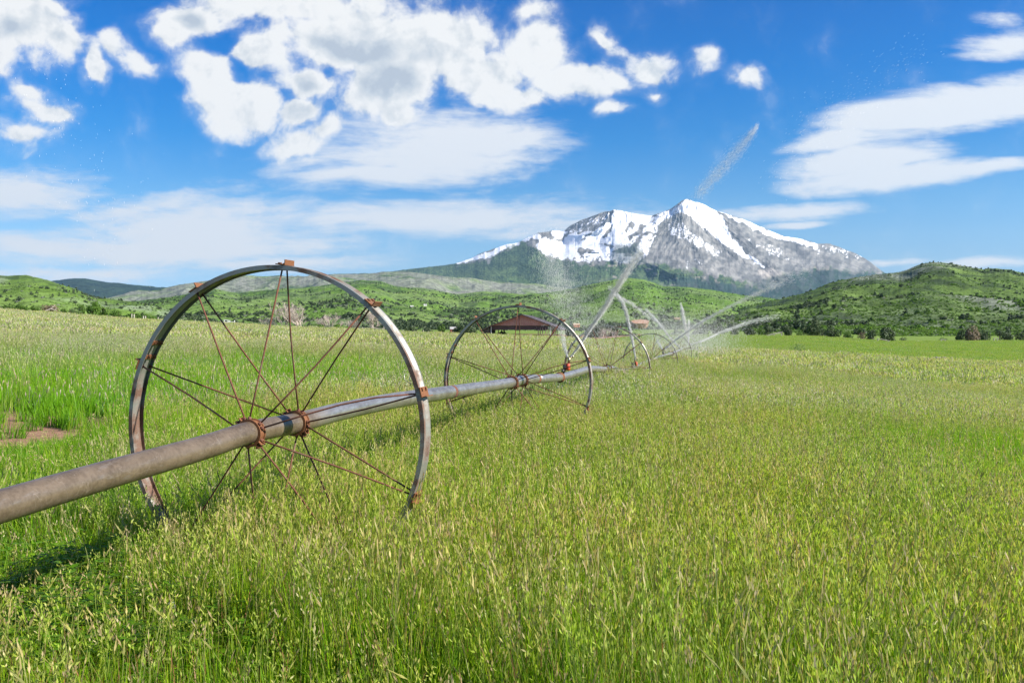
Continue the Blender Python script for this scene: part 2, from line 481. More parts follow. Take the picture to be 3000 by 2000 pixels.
# -- Mountain: relief read from the ridges and gullies one sees
def ridge_d(PX, PY, pts):
    """signed horizontal distance in photo pixels to a ridge line running down the face, and a fade at its ends"""
    p = np.array(pts, float)
    xs = np.interp(PY, p[:, 1], p[:, 0])
    fade = sst(PY, p[0, 1] - 12, p[0, 1] + 4) * (1 - sst(PY, p[-1, 1] - 10, p[-1, 1] + 40))
    return PX - xs, fade
M_SKY = [(900, 815), (980, 802), (1100, 800), (1200, 788), (1300, 777), (1333, 772), (1383, 755), (1410, 741), (1444, 730), (1482, 716), (1516, 711), (1543, 697), (1576, 682), (1605, 679), (1621, 674), (1651, 678), (1663, 667), (1676, 658), (1709, 642), (1742, 631), (1770, 620), (1785, 619), (1800, 613), (1831, 620), (1875, 628), (1911, 632), (1936, 622), (1963, 613), (1985, 598), (2000, 586), (2013, 582), (2030, 590), (2057, 596), (2096, 617), (2129, 626), (2184, 645), (2240, 669), (2295, 692), (2350, 700), (2395, 714), (2428, 713), (2461, 725), (2505, 741), (2544, 763), (2588, 797), (2650, 830), (2800, 860)]
M_BASE = [(900, 880), (2800, 900)]
RIDGES = [ # (line, width left, width right, height in metres)
    ([(2013, 582), (1985, 602), (1936, 628), (1905, 669), (1878, 714), (1900, 766), (1960, 800)], 130, 150, 620),
    ([(1995, 596), (1990, 625), (2019, 697), (2074, 780), (2120, 840)], 60, 60, 150),
    ([(2150, 632), (2175, 680), (2230, 740), (2300, 800), (2350, 850)], 50, 120, 330),
    ([(2395, 714), (2385, 740), (2400, 790), (2440, 830)], 60, 100, 300),
    ([(1800, 613), (1793, 640), (1760, 670), (1705, 690)], 90, 60, 330),
    ([(1831, 620), (1850, 640), (1880, 650)], 30, 40, 120),
    ([(1605, 678), (1585, 705), (1560, 740), (1500, 780), (1430, 820)], 130, 90, 330),
    ([(1516, 711), (1530, 720), (1545, 745)], 60, 40, 120),
    ([(2013, 582), (2045, 640), (2110, 700), (2190, 770)], 25, 30, 90),
    ([(1740, 740), (1780, 720), (1800, 760)], 40, 40, 100),
]
def fall_line(PX, PY):
    """bearing and run below each summit: gullies fan out from it"""
    def pol(cx, cy):
        dx, dy = PX - cx, (PY - cy) * 1.25
        return np.arctan2(dx, np.maximum(dy, 4)), np.hypot(dx, dy)
    a1, r1 = pol(2013, 545); a2, r2 = pol(1800, 570)
    return (a1, r1), (a2 + 4.0, r2), sst(PX, 1800, 1930)
def fan_noise(PX, PY, fa, fr, octv, seed, gain, ridged=False):
    (a1, r1), (a2, r2), k = fall_line(PX, PY)
    return fbm(a1 * fa, r1 * fr, octv, seed, gain, ridged) * k + fbm(a2 * fa, r2 * fr, octv, seed, gain, ridged) * (1 - k)
def m_relief(PX, T, r):
    PYs = np.interp(PX, [p[0] for p in M_SKY], [p[1] for p in M_SKY]); PY = PYs * T + 890 * (1 - T)
    d = np.zeros_like(PX)
    for pts, wl, wr_, h in RIDGES:
        dx, f = ridge_d(PX + 14 * (fbm(PX * .02, PY * .03, 3, 90) - .5), PY, pts)
        q = np.where(dx < 0, 1 + dx / wl, 1 - dx / wr_)
        d = np.maximum(d, h * np.clip(q, 0, 1) * f)
    # gullies run down the fall line, so the noise is stretched in the vertical
    n = fan_noise(PX + 30 * (fbm(PX * .02, PY * .02, 3, 8) - .5), PY, 5.5, 0.012, 5, 11, 0.5, True)
    n2 = fan_noise(PX, PY, 17, 0.035, 4, 31, 0.6, True)
    n3 = fbm(PX * 0.25, PY * 0.22, 3, 51, 0.6)
    # the snow bowl is a smooth hollow
    bowl = np.exp(-(((PX - 1720) / 110) ** 2 + ((PY - 715) / 45) ** 2))
    low = sst(PY, 770, 840)
    return (-0.8 * d * (1 - 0.5 * low) - (n - 0.5) * 165 * (1 - 0.6 * bowl) * (1 - 0.3 * low) - (n2 - 0.5) * 34 * (1 - bowl) - (n3 - 0.5) * 7 * (1 - 0.7 * bowl) + bowl * 260), np.zeros_like(PX)

def poly_mask(PX, PY, pts, soft=6.0):
    """signed distance to a polygon turned into a soft 0..1 mask"""
    p = np.array(pts, float); n = len(p)
    inside = np.zeros(PX.shape, bool); dist = np.full(PX.shape, 1e9)
    for a in range(n):
        x1, y1 = p[a]; x2, y2 = p[(a + 1) % n]
        with np.errstate(divide='ignore', invalid='ignore'):
            c = ((y1 > PY) != (y2 > PY)) & (PX < (x2 - x1) * (PY - y1) / (y2 - y1 + 1e-9) + x1)
        inside ^= c
        ex, ey = x2 - x1, y2 - y1; L2 = ex * ex + ey * ey + 1e-9
        t = np.clip(((PX - x1) * ex + (PY - y1) * ey) / L2, 0, 1)
        dist = np.minimum(dist, np.hypot(PX - x1 - t * ex, PY - y1 - t * ey))
    sd = np.where(inside, dist, -dist)
    return sst(sd, -soft, soft)
def m_colour(PX, T, PY, x, y, z):
    wx = PX + 10 * (fbm(PX * .05, PY * .05, 3, 71) - .5) * 2; wy = PY + 8 * (fbm(PX * .05 + 5, PY * .05, 3, 77) - .5) * 2
    sp = fan_noise(PX, PY, 24, 0.06, 5, 101, 0.62)         # broken snow lies in lines down the slope
    sp2 = fbm(PX * 0.30, PY * 0.30, 4, 111, 0.6)
    spk = 0.5 * sp + 0.5 * sp2
    def region(pts, cover, soft=7):
        return poly_mask(wx, wy, pts, soft) * cover
    cov = np.zeros_like(PX)
    for pts, cv in [
        ([(1620, 700), (1650, 690), (1700, 682), (1740, 672), (1790, 650), (1800, 613), (1911, 628), (1900, 655), (1860, 680), (1820, 712), (1800, 735), (1760, 750), (1680, 752), (1620, 752), (1595, 730), (1588, 705), (1640, 706)], 1.0),
        ([(1621, 672), (1655, 680), (1640, 700), (1612, 690)], 1.0),
        ([(1300, 772), (1383, 753), (1444, 728), (1482, 714), (1543, 695), (1576, 680), (1590, 690), (1550, 706), (1510, 722), (1460, 742), (1420, 758), (1340, 775)], 0.80),
        ([(1676, 655), (1742, 628), (1790, 616), (1770, 650), (1730, 672), (1680, 690), (1640, 690)], 0.40),
        ([(1575, 690), (1620, 700), (1650, 740), (1600, 755), (1565, 720)], 0.55),
        ([(1911, 632), (1963, 613), (2013, 582), (2035, 596), (2000, 622), (1950, 640), (1920, 680), (1880, 690), (1860, 720), (1800, 735), (1810, 710), (1850, 680)], 0.56),
        ([(1985, 600), (2013, 580), (2057, 594), (2100, 617), (2118, 640), (2140, 680), (2165, 720), (2200, 752), (2240, 778), (2245, 790), (2205, 768), (2160, 740), (2120, 714), (2085, 688), (2050, 658), (2000, 618)], 0.80),
        ([(1950, 640), (2000, 650), (2060, 700), (2120, 740), (2100, 760), (2030, 715), (1960, 690)], 0.44),
        ([(2096, 610), (2184, 643), (2240, 667), (2295, 690), (2350, 698), (2395, 712), (2410, 735), (2350, 716), (2280, 700), (2220, 680), (2160, 650)], 0.74),
        ([(2160, 690), (2260, 715), (2340, 750), (2300, 770), (2220, 740)], 0.33),
        ([(2395, 712), (2461, 723), (2530, 750), (2520, 765), (2440, 745), (2400, 745)], 0.42),
        ([(1880, 690), (1925, 680), (1900, 750), (1870, 770), (1860, 740)], 0.52),
        ([(1610, 745), (1800, 735), (1870, 755), (1850, 772), (1700, 768), (1640, 762)], 0.55),
        ([(1975, 770), (2040, 750), (2110, 800), (2060, 810)], 0.30),
    ]:
        cov = np.maximum(cov, region(pts, cv))
    for pts in ([(1680, 735), (1700, 722), (1725, 724), (1738, 738), (1700, 750)], [(1742, 668), (1752, 672), (1715, 708), (1700, 708)], [(1792, 655), (1806, 662), (1770, 700), (1760, 694)], [(1850, 640), (1862, 655), (1838, 682), (1830, 676)], [(1655, 690), (1664, 694), (1640, 715), (1632, 710)], [(1880, 655), (1893, 660), (1845, 705), (1838, 698)], [(1770, 708), (1800, 722), (1790, 732), (1755, 716)]):
        cov = cov - .75 * poly_mask(wx, wy, pts, 7)
    snow = sst(cov - (1.0 - spk) * 1.02 + 0.05, -0.05, 0.06)
    rockc = .5 * fan_noise(PX, PY, 20, .05, 4, 131, .5) + .5 * fbm(PX * .09, PY * .09, 4, 133)
    rock = mixc((0.12, 0.12, 0.115), (0.24, 0.23, 0.21), sst(rockc, .35, .65))
    rock = mixc(rock, (0.12, 0.135, 0.15), region([(1775, 640), (1800, 613), (1845, 640), (1800, 668), (1745, 675)], .8))
    c = mixc(rock, (0.80, 0.81, 0.83), snow)
    scree = region([(2225, 795), (2250, 786), (2300, 800), (2310, 815), (2280, 850), (2255, 850), (2240, 820)], .9)
    c = mixc(c, (0.40, 0.36, 0.31), scree)
    scree2 = region([(2480, 800), (2530, 800), (2570, 808), (2540, 815)], .8, 4)
    c = mixc(c, (0.45, 0.41, 0.36), scree2)
    # forest, with cloud shadow and ridge shade painted in dark
    tl = np.interp(PX, [900, 1300, 1340, 1380, 1430, 1460, 1490, 1530, 1555, 1580, 1605, 1640, 1780, 1850, 1900, 1950, 2000, 2060, 2120, 2200, 2260, 2330, 2400, 2480, 2550, 2600, 2800],
                   [700, 740, 771, 768, 762, 745, 728, 704, 712, 735, 752, 764, 770, 772, 772, 776, 788, 796, 806, 826, 838, 800, 782, 790, 792, 790, 780])
    f = sst(PY - tl + 34 * (fbm(PX * .06, PY * .06, 4, 141) - .5), -6, 8)
    patchy = fbm(PX * .03, PY * .07, 4, 151)
    fine = fbm(PX * .35, PY * .5, 3, 161)
    forest = mixc((0.030, 0.055, 0.030), (0.085, 0.125, 0.05), sst(fine + 0.6 * (patchy - .5), .35, .68))
    aspen = mixc((0.15, 0.17, 0.10), (0.10, 0.17, 0.05), sst(fbm(PX * .012, PY * .05, 3, 171), .4, .6))
    low = sst(PY, 800, 850) * sst(patchy, .40, .58)
    forest = mixc(forest, aspen, low * 0.75)
    fr = mixc(forest, rock * 0.9, sst(PX, 2000, 2080) * sst(fbm(PX * .08, PY * .05, 4, 181), .47, .6) * (1 - sst(PY, 850, 890)))
    scr = sst(fbm(PX * .05, PY * .09, 3, 191), .70, .76) * sst(PX, 1600, 1700)
    fr = mixc(fr, (0.30, 0.26, 0.22), scr * .7)
    dark = np.maximum(region([(1940, 815), (2040, 812), (2160, 835), (2300, 865), (2240, 880), (2120, 866), (2000, 840)], .85, 8), region([(2200, 830), (2300, 800), (2420, 790), (2600, 800), (2560, 850), (2400, 880), (2260, 870)], .8, 8))  # cloud shadows on the lower slopes, painted as darker forest colour
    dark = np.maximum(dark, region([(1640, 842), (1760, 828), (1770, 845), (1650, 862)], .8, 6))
    dark = np.maximum(dark, region([(1800, 715), (1870, 716), (1880, 745), (1895, 766), (1790, 768)], .7, 6))  # shaded left face of the main ridge, its shade painted in
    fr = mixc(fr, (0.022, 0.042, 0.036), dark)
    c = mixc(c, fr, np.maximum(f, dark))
    return c
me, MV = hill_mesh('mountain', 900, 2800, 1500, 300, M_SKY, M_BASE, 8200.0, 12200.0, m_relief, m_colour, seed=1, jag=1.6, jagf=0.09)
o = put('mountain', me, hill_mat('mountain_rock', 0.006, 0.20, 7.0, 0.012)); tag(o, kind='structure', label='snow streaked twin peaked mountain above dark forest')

def foothill_relief(fr, amp, seed):
    def f(PX, T, r):
        x = (PX - 1500) / FPX * r
        n = fbm(x / fr, r / fr * 0.6, 5, seed, 0.5, ridged=True)
        n2 = fbm(x / fr * 7, r / fr * 3, 3, seed + 5, 0.6)
        return np.zeros_like(PX), (n - 0.6) * amp * (r / r.max()) * 2 + (n2 - 0.5) * amp * 0.16
    return f
def scrub_colour(seed, bright=(0.115, 0.20, 0.028), dark=(0.045, 0.080, 0.022), sage=(0.17, 0.20, 0.13), grey=0.0, sage_amt=0.35, cut=0.46, grass=(0.14, 0.21, 0.05)):
    def f(PX, T, PY, x, y, z):
        # sizes in the scrub pattern shrink in the picture with distance, so the noise runs in world metres
        lx = x / 26.0; ly = np.log(y) * 60.0
        a = fbm(lx, y / 40.0, 4, seed, 0.6); b = fbm(x / 170, y / 260, 4, seed + 3, 0.55); cft = fbm(x / 9, y / 22, 3, seed + 7, 0.6)
        c = mixc(dark, bright, sst(a * .6 + cft * .4 + 0.45 * (b - .5), cut - .09, cut + .10))
        sg = fbm(x / 260 + 3, y / 420, 4, seed + 13, 0.55)
        c = mixc(c, sage, sst(sg, .54, .62) * sage_amt * 2 * np.clip(sst(cft, .25, .6), .2, 1))
        gs = fbm(x / 120 + 31, y / 300, 4, seed + 19, 0.55)
        c = mixc(c, grass, sst(gs, .60, .68) * .7)
        if grey: c = mixc(c, (0.20, 0.20, 0.17), grey * sst(fbm(x / 300, y / 300, 4, seed + 23), .35, .6))
        return c
    return f
hm_far = hill_mat('far_scrub', 0.03, 0.40, 4.0, 0.03)
hm_mid = hill_mat('mid_scrub', 0.09, 0.32, 1.3, 0.12)

# distant dark ridge on the left
SK = [(40, 840), (153, 823), (200, 816), (245, 815), (310, 826), (360, 832), (410, 838), (490, 843), (600, 850), (700, 860)]
me, _ = hill_mesh('distant_ridge', 40, 700, 500, 50, SK, [(40, 890), (700, 900)], 6500, 8800, foothill_relief(900, 90, 301), scrub_colour(311, (0.030, 0.055, 0.042), (0.016, 0.032, 0.032), (0.04, .06, .05), 0, .1, .46, (0.03, .055, .04)), jag=1.2, seed=3)
tag(put('distant_ridge', me, hm_far), kind='structure', label='far dark forested ridge beyond the left hills')
# grey-green shoulder between the dark ridge and the mountain
SK = [(250, 905), (340, 880), (420, 858), (485, 844), (541, 831), (612, 822), (680, 810), (730, 807), (765, 810), (816, 807), (867, 811), (969, 803), (1071, 803), (1122, 796), (1200, 796), (1350, 815), (1500, 830), (1700, 850), (1900, 870)]
me, _ = hill_mesh('grey_shoulder', 250, 1900, 1300, 130, SK, [(250, 912), (1900, 920)], 3300, 6600, foothill_relief(800, 110, 321), scrub_colour(331, (0.11, 0.165, 0.055), (0.045, 0.075, 0.035), (0.19, .20, .15), .7, .45, .44), jag=1.5, seed=4)
tag(put('grey_shoulder', me, hm_far), kind='structure', label='long grey green hill shoulder under the mountain')
# bright green hills in the middle
SK = [(240, 925), (340, 893), (450, 878), (530, 866), (590, 850), (626, 845), (700, 860), (780, 853), (860, 847), (950, 836), (1013, 826), (1054, 820), (1115, 824), (1156, 838), (1230, 846), (1341, 862), (1414, 853), (1468, 857), (1537, 862), (1600, 857), (1659, 849), (1736, 832), (1800, 819), (1847, 814), (1889, 820), (1946, 839), (2023, 841), (2085, 851), (2170, 866), (2255, 876), (2400, 900), (2560, 930)]
me, GV = hill_mesh('green_hills', 240, 2560, 2100, 240, SK, [(240, 960), (900, 985), (1500, 1000), (2560, 1010)], 420, 3000, foothill_relief(420, 52, 341), scrub_colour(351, (0.105, 0.185, 0.030), (0.048, 0.088, 0.022), (0.15, .19, .09), 0, .26, .44), tpow=0.85, jag=1.5, seed=5)
tag(put('green_hills', me, hm_mid), kind='structure', label='bright green scrub covered hills below the mountain')
# left hill
SK = [(-900, 770), (-400, 790), (0, 807), (31, 811), (77, 807), (112, 815), (153, 826), (204, 844), (255, 865), (306, 877), (357, 886), (434, 900), (520, 915), (620, 935)]
me, LV = hill_mesh('left_hill', -900, 620, 1100, 150, SK, [(-900, 960), (620, 975)], 240, 1500, foothill_relief(300, 30, 361), scrub_colour(371, (0.105, 0.175, 0.028), (0.052, 0.09, 0.022), (0.30, .33, .26), 0, .22, .42), tpow=0.9, jag=1.2, seed=6)
tag(put('left_hill', me, hm_mid), kind='structure', label='rounded green hill at the left edge of the valley')
# right hill
SK = [(2050, 965), (2140, 925), (2200, 900), (2255, 884), (2319, 869), (2383, 850), (2425, 833), (2468, 821), (2553, 808), (2595, 801), (2638, 797), (2663, 787), (2697, 773), (2731, 768), (2787, 772), (2829, 780), (2876, 789), (2914, 786), (2957, 790), (3000, 800), (3200, 830), (3600, 850), (4000, 880)]
me, RV = hill_mesh('right_hill', 2050, 4000, 1500, 220, SK, [(2050, 1005), (2600, 1012), (4000, 1010)], 210, 1250, foothill_relief(190, 26, 381), scrub_colour(391, (0.085, 0.135, 0.030), (0.042, 0.066, 0.026), (0.165, .19, .13), 0, .55, .48), tpow=0.9, jag=1.5, seed=7)
tag(put('right_hill', me, hm_mid), kind='structure', label='scrubby green hill rising on the right')

# ------------------------------------------------------------------ instancing by geometry nodes (stuff only)
def proto(name, me, mats):
    for m in mats: me.materials.append(m)
    return bpy.data.objects.new(name, me)
def scatter(name, protos, pts, rot, scale, idx, lean=None, kind='stuff', label=None, tint=None):
    coll = bpy.data.collections.new(name + '_kinds')
    for p_ in protos: coll.objects.link(p_)
    me = bpy.data.meshes.new(name)
    pts = np.asarray(pts, np.float32); n = len(pts)
    me.vertices.add(n); me.vertices.foreach_set('co', pts.ravel())
    R3 = np.zeros((n, 3), np.float32); R3[:, 2] = rot
    if lean is not None: R3[:, 0] = lean[0]; R3[:, 1] = lean[1]
    def fl(nm, arr, ty='FLOAT'):
        a = me.attributes.new(nm, ty, 'POINT')
        if ty == 'FLOAT_VECTOR': a.data.foreach_set('vector', np.asarray(arr, np.float32).ravel())
        elif ty == 'INT': a.data.foreach_set('value', np.asarray(arr, np.int32))
        else: a.data.foreach_set('value', np.asarray(arr, np.float32))
    fl('rot3', R3, 'FLOAT_VECTOR')
    sc3 = np.asarray(scale, np.float32)
    if sc3.ndim == 1: sc3 = np.repeat(sc3[:, None], 3, 1)
    fl('sc3', sc3, 'FLOAT_VECTOR'); fl('kind_i', idx, 'INT')
    fl('tint', np.zeros(n) if tint is None else tint)
    o = bpy.data.objects.new(name, me); COL.objects.link(o)
    ng = bpy.data.node_groups.new(name + '_nodes', 'GeometryNodeTree')
    ng.interface.new_socket('Geometry', in_out='INPUT', socket_type='NodeSocketGeometry')
    ng.interface.new_socket('Geometry', in_out='OUTPUT', socket_type='NodeSocketGeometry')
    N = ng.nodes; Lk = ng.links
    gi = N.new('NodeGroupInput'); go = N.new('NodeGroupOutput')
    m2p = N.new('GeometryNodeMeshToPoints')
    ci = N.new('GeometryNodeCollectionInfo'); ci.inputs['Collection'].default_value = coll
    ci.inputs['Separate Children'].default_value = True; ci.inputs['Reset Children'].default_value = True
    ip = N.new('GeometryNodeInstanceOnPoints'); ip.inputs['Pick Instance'].default_value = True
    def na(nm, ty):
        q = N.new('GeometryNodeInputNamedAttribute'); q.data_type = ty; q.inputs[0].default_value = nm; return q.outputs[0]
    Lk.new(gi.outputs[0], m2p.inputs[0]); Lk.new(m2p.outputs[0], ip.inputs['Points']); Lk.new(ci.outputs[0], ip.inputs['Instance'])
    Lk.new(na('kind_i', 'INT'), ip.inputs['Instance Index'])
    e2r = N.new('FunctionNodeEulerToRotation'); Lk.new(na('rot3', 'FLOAT_VECTOR'), e2r.inputs[0]); Lk.new(e2r.outputs[0], ip.inputs['Rotation'])
    Lk.new(na('sc3', 'FLOAT_VECTOR'), ip.inputs['Scale'])
    Lk.new(ip.outputs[0], go.inputs[0])
    md = o.modifiers.new('scatter', 'NODES'); md.node_group = ng
    tag(o, label=label, kind=kind)
    return o

# ------------------------------------------------------------------ foliage material
def leafy(name, dark, light, trans=0.35, hue_scale=0.5, rough=0.6, third=None):
    m, t = new_mat(name)
    oi = t.new('ShaderNodeObjectInfo').outputs['Random']
    g = t.new('ShaderNodeNewGeometry').outputs['Position']
    n = t.noise(g, hue_scale, 3.0, 0.6)
    f = t.math('ADD', t.math('MULTIPLY', oi, 0.55), t.math('MULTIPLY', t.smooth(n, 0.3, 0.7), 0.45))
    c = t.mix(f, rgb(*dark), rgb(*light))
    if third:
        n3 = t.noise(g, hue_scale * 0.23, 3.0, 0.6)
        c = t.mix(t.smooth(n3, 0.50, 0.62), c, rgb(*third))
    d = t.new('ShaderNodeBsdfPrincipled'); t.put(d.inputs['Base Color'], c); d.inputs['Roughness'].default_value = rough; d.inputs['Specular IOR Level'].default_value = 0.25
    tr = t.new('ShaderNodeBsdfTranslucent'); t.put(tr.inputs['Color'], t.vmath('MULTIPLY', c, (1.25, 1.35, 0.6)))
    mx = t.new('ShaderNodeMixShader'); mx.inputs[0].default_value = trans
    t.link(d.outputs[0], mx.inputs[1]); t.link(tr.outputs[0], mx.inputs[2])
    o = t.new('ShaderNodeOutputMaterial'); t.link(mx.outputs[0], o.inputs['Surface'])
    return m
M_shrub = leafy('oak_scrub', (0.095, 0.170, 0.030), (0.15, 0.255, 0.042), 0.45, 0.012, third=(0.10, 0.165, 0.04))
M_sage = leafy('sagebrush', (0.14, 0.16, 0.11), (0.22, 0.25, 0.17), 0.15, 0.02)
M_juniper = leafy('juniper', (0.034, 0.058, 0.026), (0.070, 0.100, 0.038), 0.15, 0.3)
M_leaf = leafy('willow_leaf', (0.06, 0.11, 0.02), (0.13, 0.22, 0.035), 0.3, 0.4)
M_pale = leafy('pale_leaf', (0.13, 0.19, 0.06), (0.22, 0.30, 0.12), 0.3, 0.4)
M_brown = leafy('dry_leaf', (0.13, 0.10, 0.065), (0.24, 0.18, 0.12), 0.2, 0.4)
M_bark = plain('bark', (0.16, 0.12, 0.09), 0.9, 0, 0.35, 6)
M_dead = plain('bleached_wood', (0.52, 0.42, 0.37), 0.9, 0, 0.25, 5)

# ------------------------------------------------------------------ shrubs on the hillsides
def leaf_ball(n, seed, flat=0.8, size=0.14, lobes=5):
    """unit crown (radius about 1, base at 0) of many small leaf-clump faces"""
    r = np.random.default_rng(seed)
    lob = r.normal(0, 0.42, (lobes, 3)); lob[:, 2] = np.abs(lob[:, 2]) * 0.9 + 0.35 * flat; lr = r.uniform(0.42, 0.68, lobes)
    k = r.integers(0, lobes, n)
    d = r.normal(size=(n, 3)); d /= np.linalg.norm(d, axis=1)[:, None]
    rad = lr[k] * (0.75 + 0.35 * r.random(n))
    c = lob[k] + d * rad[:, None]; c[:, 2] = np.abs(c[:, 2]) * flat
    a = r.normal(size=(n, 3)); a /= np.linalg.norm(a, axis=1)[:, None]
    nrm = d + 0.7 * a; nrm /= np.linalg.norm(nrm, axis=1)[:, None]
    t1 = np.cross(nrm, r.normal(size=(n, 3))); t1 /= np.linalg.norm(t1, axis=1)[:, None]; t2 = np.cross(nrm, t1)
    s = size * r.uniform(0.6, 1.4, n)[:, None]
    V = np.stack([c - t1 * s, c - t2 * s * 0.7, c + t1 * s, c + t2 * s * 0.7], 1).reshape(-1, 3)
    F = np.arange(4 * n).reshape(-1, 4)
    return V, F
low = []
for i in range(5):
    V, F = leaf_ball(70, 900 + i, 0.75, 0.34, 4)
    low.append(proto('scrub_kind', mesh_np('scrub_kind', V, F), [M_shrub]))
sagep = []
for i in range(2):
    V, F = leaf_ball(40, 940 + i, 0.6, 0.36, 3)
    sagep.append(proto('sage_kind', mesh_np('sage_kind', V, F), [M_sage]))
junp = []
for i in range(3):
    V, F = leaf_ball(110, 950 + i, 1.05, 0.28, 4)
    junp.append(proto('juniper_kind', mesh_np('juniper_kind', V, F), [M_juniper]))

def on_grid(V, ti, xi):
    """bilinear point on a hill grid"""
    nt, nx, _ = V.shape
    a = np.clip(ti, 0, nt - 1.001); b = np.clip(xi, 0, nx - 1.001)
    i = a.astype(int); j = b.astype(int); fa = (a - i)[:, None]; fb = (b - j)[:, None]
    return (V[i, j] * (1 - fa) + V[i + 1, j] * fa) * (1 - fb) + (V[i, j + 1] * (1 - fa) + V[i + 1, j + 1] * fa) * fb

def hillside(name, V, n, smin, smax, seed, pj, label, tmax=1.0, tmin=0.0):
    r = np.random.default_rng(seed)
    nt, nx, _ = V.shape
    p = on_grid(V, (tmin + (tmax - tmin) * r.random(n)) * (nt - 1), r.random(n) * (nx - 1))
    g = fbm(p[:, 0] / 70, p[:, 1] / 90, 4, seed, 0.6)
    keep = g + 0.05 * r.normal(size=n) > 0.485
    sag = fbm(p[:, 0] / 160 + 9, p[:, 1] / 200, 3, seed + 9)
    kind = np.where(r.random(n) < pj * 2 * sst(fbm(p[:, 0] / 120 - 5, p[:, 1] / 160, 3, seed + 21), .35, .65), r.integers(7, 10, n), r.integers(0, 5, n))
    kind = np.where((sag > 0.53) & (r.random(n) < 0.75), r.integers(5, 7, n), kind)
    keep |= kind >= 5
    sc = (smin + (smax - smin) * r.random(n) ** 2.2) * np.where((kind >= 5) & (kind < 7), 0.45, 1.0)
    z = np.clip(sc, 0, 99)
    p[:, 2] -= 0.15 * sc
    p = p[keep]; kind = kind[keep]; sc = sc[keep]
    return scatter(name, low + sagep + junp, p, r.random(len(p)) * 6.28, sc, kind, label=label)
hillside('right_hill_scrub', RV, 60000, 0.45, 1.7, 11, 0.14, 'oak scrub and juniper dotted over the right hill', 1.0, 0.07)
hillside('green_hill_scrub', GV, 60000, 0.5, 2.2, 12, 0.0, 'oak scrub thickets over the middle green hills', 0.97, 0.0)
hillside('left_hill_scrub', LV, 30000, 0.45, 1.8, 13, 0.0, 'scrub over the left hill', 0.9, 0.0)

# ------------------------------------------------------------------ materials of the wheel line
def rusty(name, steel, rust, amount=0.5, metal=0.75, rough=0.42, scale=14.0, streak=(1, 1, 1)):
    m, t = new_mat(name)
    tcn = t.new('ShaderNodeTexCoord').outputs['Object']
    mp = t.new('ShaderNodeMapping'); mp.inputs['Scale'].default_value = streak; t.link(tcn, mp.inputs[0])
    n = t.noise(mp.outputs[0], scale, 7.0, 0.65); nb = t.noise(mp.outputs[0], scale * 0.18, 4.0, 0.55); nf = t.noise(tcn, 160.0, 3.0, 0.7)
    f = t.smooth(t.math('ADD', n, t.math('MULTIPLY', t.math('SUBTRACT', nb, 0.5), 1.6)), 1 - amount - 0.10, 1 - amount + 0.14)
    st_ = t.mix(nf, rgb(*[q * 0.72 for q in steel]), rgb(*steel))
    ru = t.mix(t.smooth(nf, 0.3, 0.7), rgb(*[q * 0.55 for q in rust]), rgb(*rust))
    b = principled(t, t.mix(f, st_, ru), t.math('ADD', rough, t.math('MULTIPLY', f, 0.35)), t.math('MULTIPLY', t.math('SUBTRACT', 1.0, f), metal), 0.5, n, 0.35, 0.004)
    return m
M_rim = rusty('galvanised_rim', (0.36, 0.35, 0.305), (0.170, 0.092, 0.058), 0.44, 0.60, 0.45, 6.0)
M_spoke = rusty('rusty_rod', (0.16, 0.09, 0.06), (0.17, 0.062, 0.034), 0.75, 0.1, 0.55, 20.0)
M_hub = rusty('rusty_hub', (0.20, 0.12, 0.07), (0.210, 0.080, 0.026), 0.78, 0.35, 0.42, 12.0)
M_farrim = rusty('dull_rim', (0.28, 0.29, 0.26), (0.20, 0.12, 0.07), 0.4, 0.4, 0.55, 6.0)

def pipe_material():
    m, t = new_mat('irrigation_pipe')
    g = t.new('ShaderNodeNewGeometry').outputs['Position']
    mp = t.new('ShaderNodeMapping'); mp.inputs['Rotation'].default_value = (0, 0, 0.24); mp.inputs['Scale'].default_value = (14, 1.1, 14); t.link(g, mp.inputs[0])
    ln = t.noise(mp.outputs[0], 2.2, 6.0, 0.65)
    bl = t.noise(g, 4.5, 6.0, 0.68); fi = t.noise(g, 55.0, 4.0, 0.7)
    wav = t.noise(g, 2.2, 3.0, 0.5, dist=2.5)
    scr = t.smooth(t.math('ABSOLUTE', t.math('SUBTRACT', wav, 0.5)), 0.0, 0.006, 1.0, 0.0)
    sp = t.new('ShaderNodeSeparateXYZ'); t.link(g, sp.inputs[0])
    near = t.smooth(sp.outputs[1], 5.6, 6.0, 1.0, 0.0)
    clean = t.mix(t.smooth(ln, 0.35, 0.65), rgb(0.34, 0.31, 0.27), rgb(0.46, 0.425, 0.375))
    dirty = t.mix(t.smooth(t.math('ADD', t.math('MULTIPLY', bl, 0.6), t.math('MULTIPLY', fi, 0.4)), 0.36, 0.62), rgb(0.105, 0.076, 0.048), rgb(0.200, 0.150, 0.100))
    dirty = t.mix(t.math('MULTIPLY', t.smooth(ln, 0.56, 0.70), 0.30), dirty, rgb(0.30, 0.27, 0.24))
    dirty = t.mix(t.math('MULTIPLY', scr, 0.22), dirty, rgb(0.46, 0.38, 0.30))
    stain = t.math('MULTIPLY', t.smooth(bl, 0.5, 0.64), 0.45)
    c = t.mix(t.math('MAXIMUM', near, stain), clean, dirty)
    principled(t, c, t.math('ADD', 0.36, t.math('MULTIPLY', near, 0.02)), t.math('SUBTRACT', 0.78, t.math('MULTIPLY', near, 0.40)), 0.5, fi, 0.15, 0.002)
    return m
M_pipe = pipe_material()

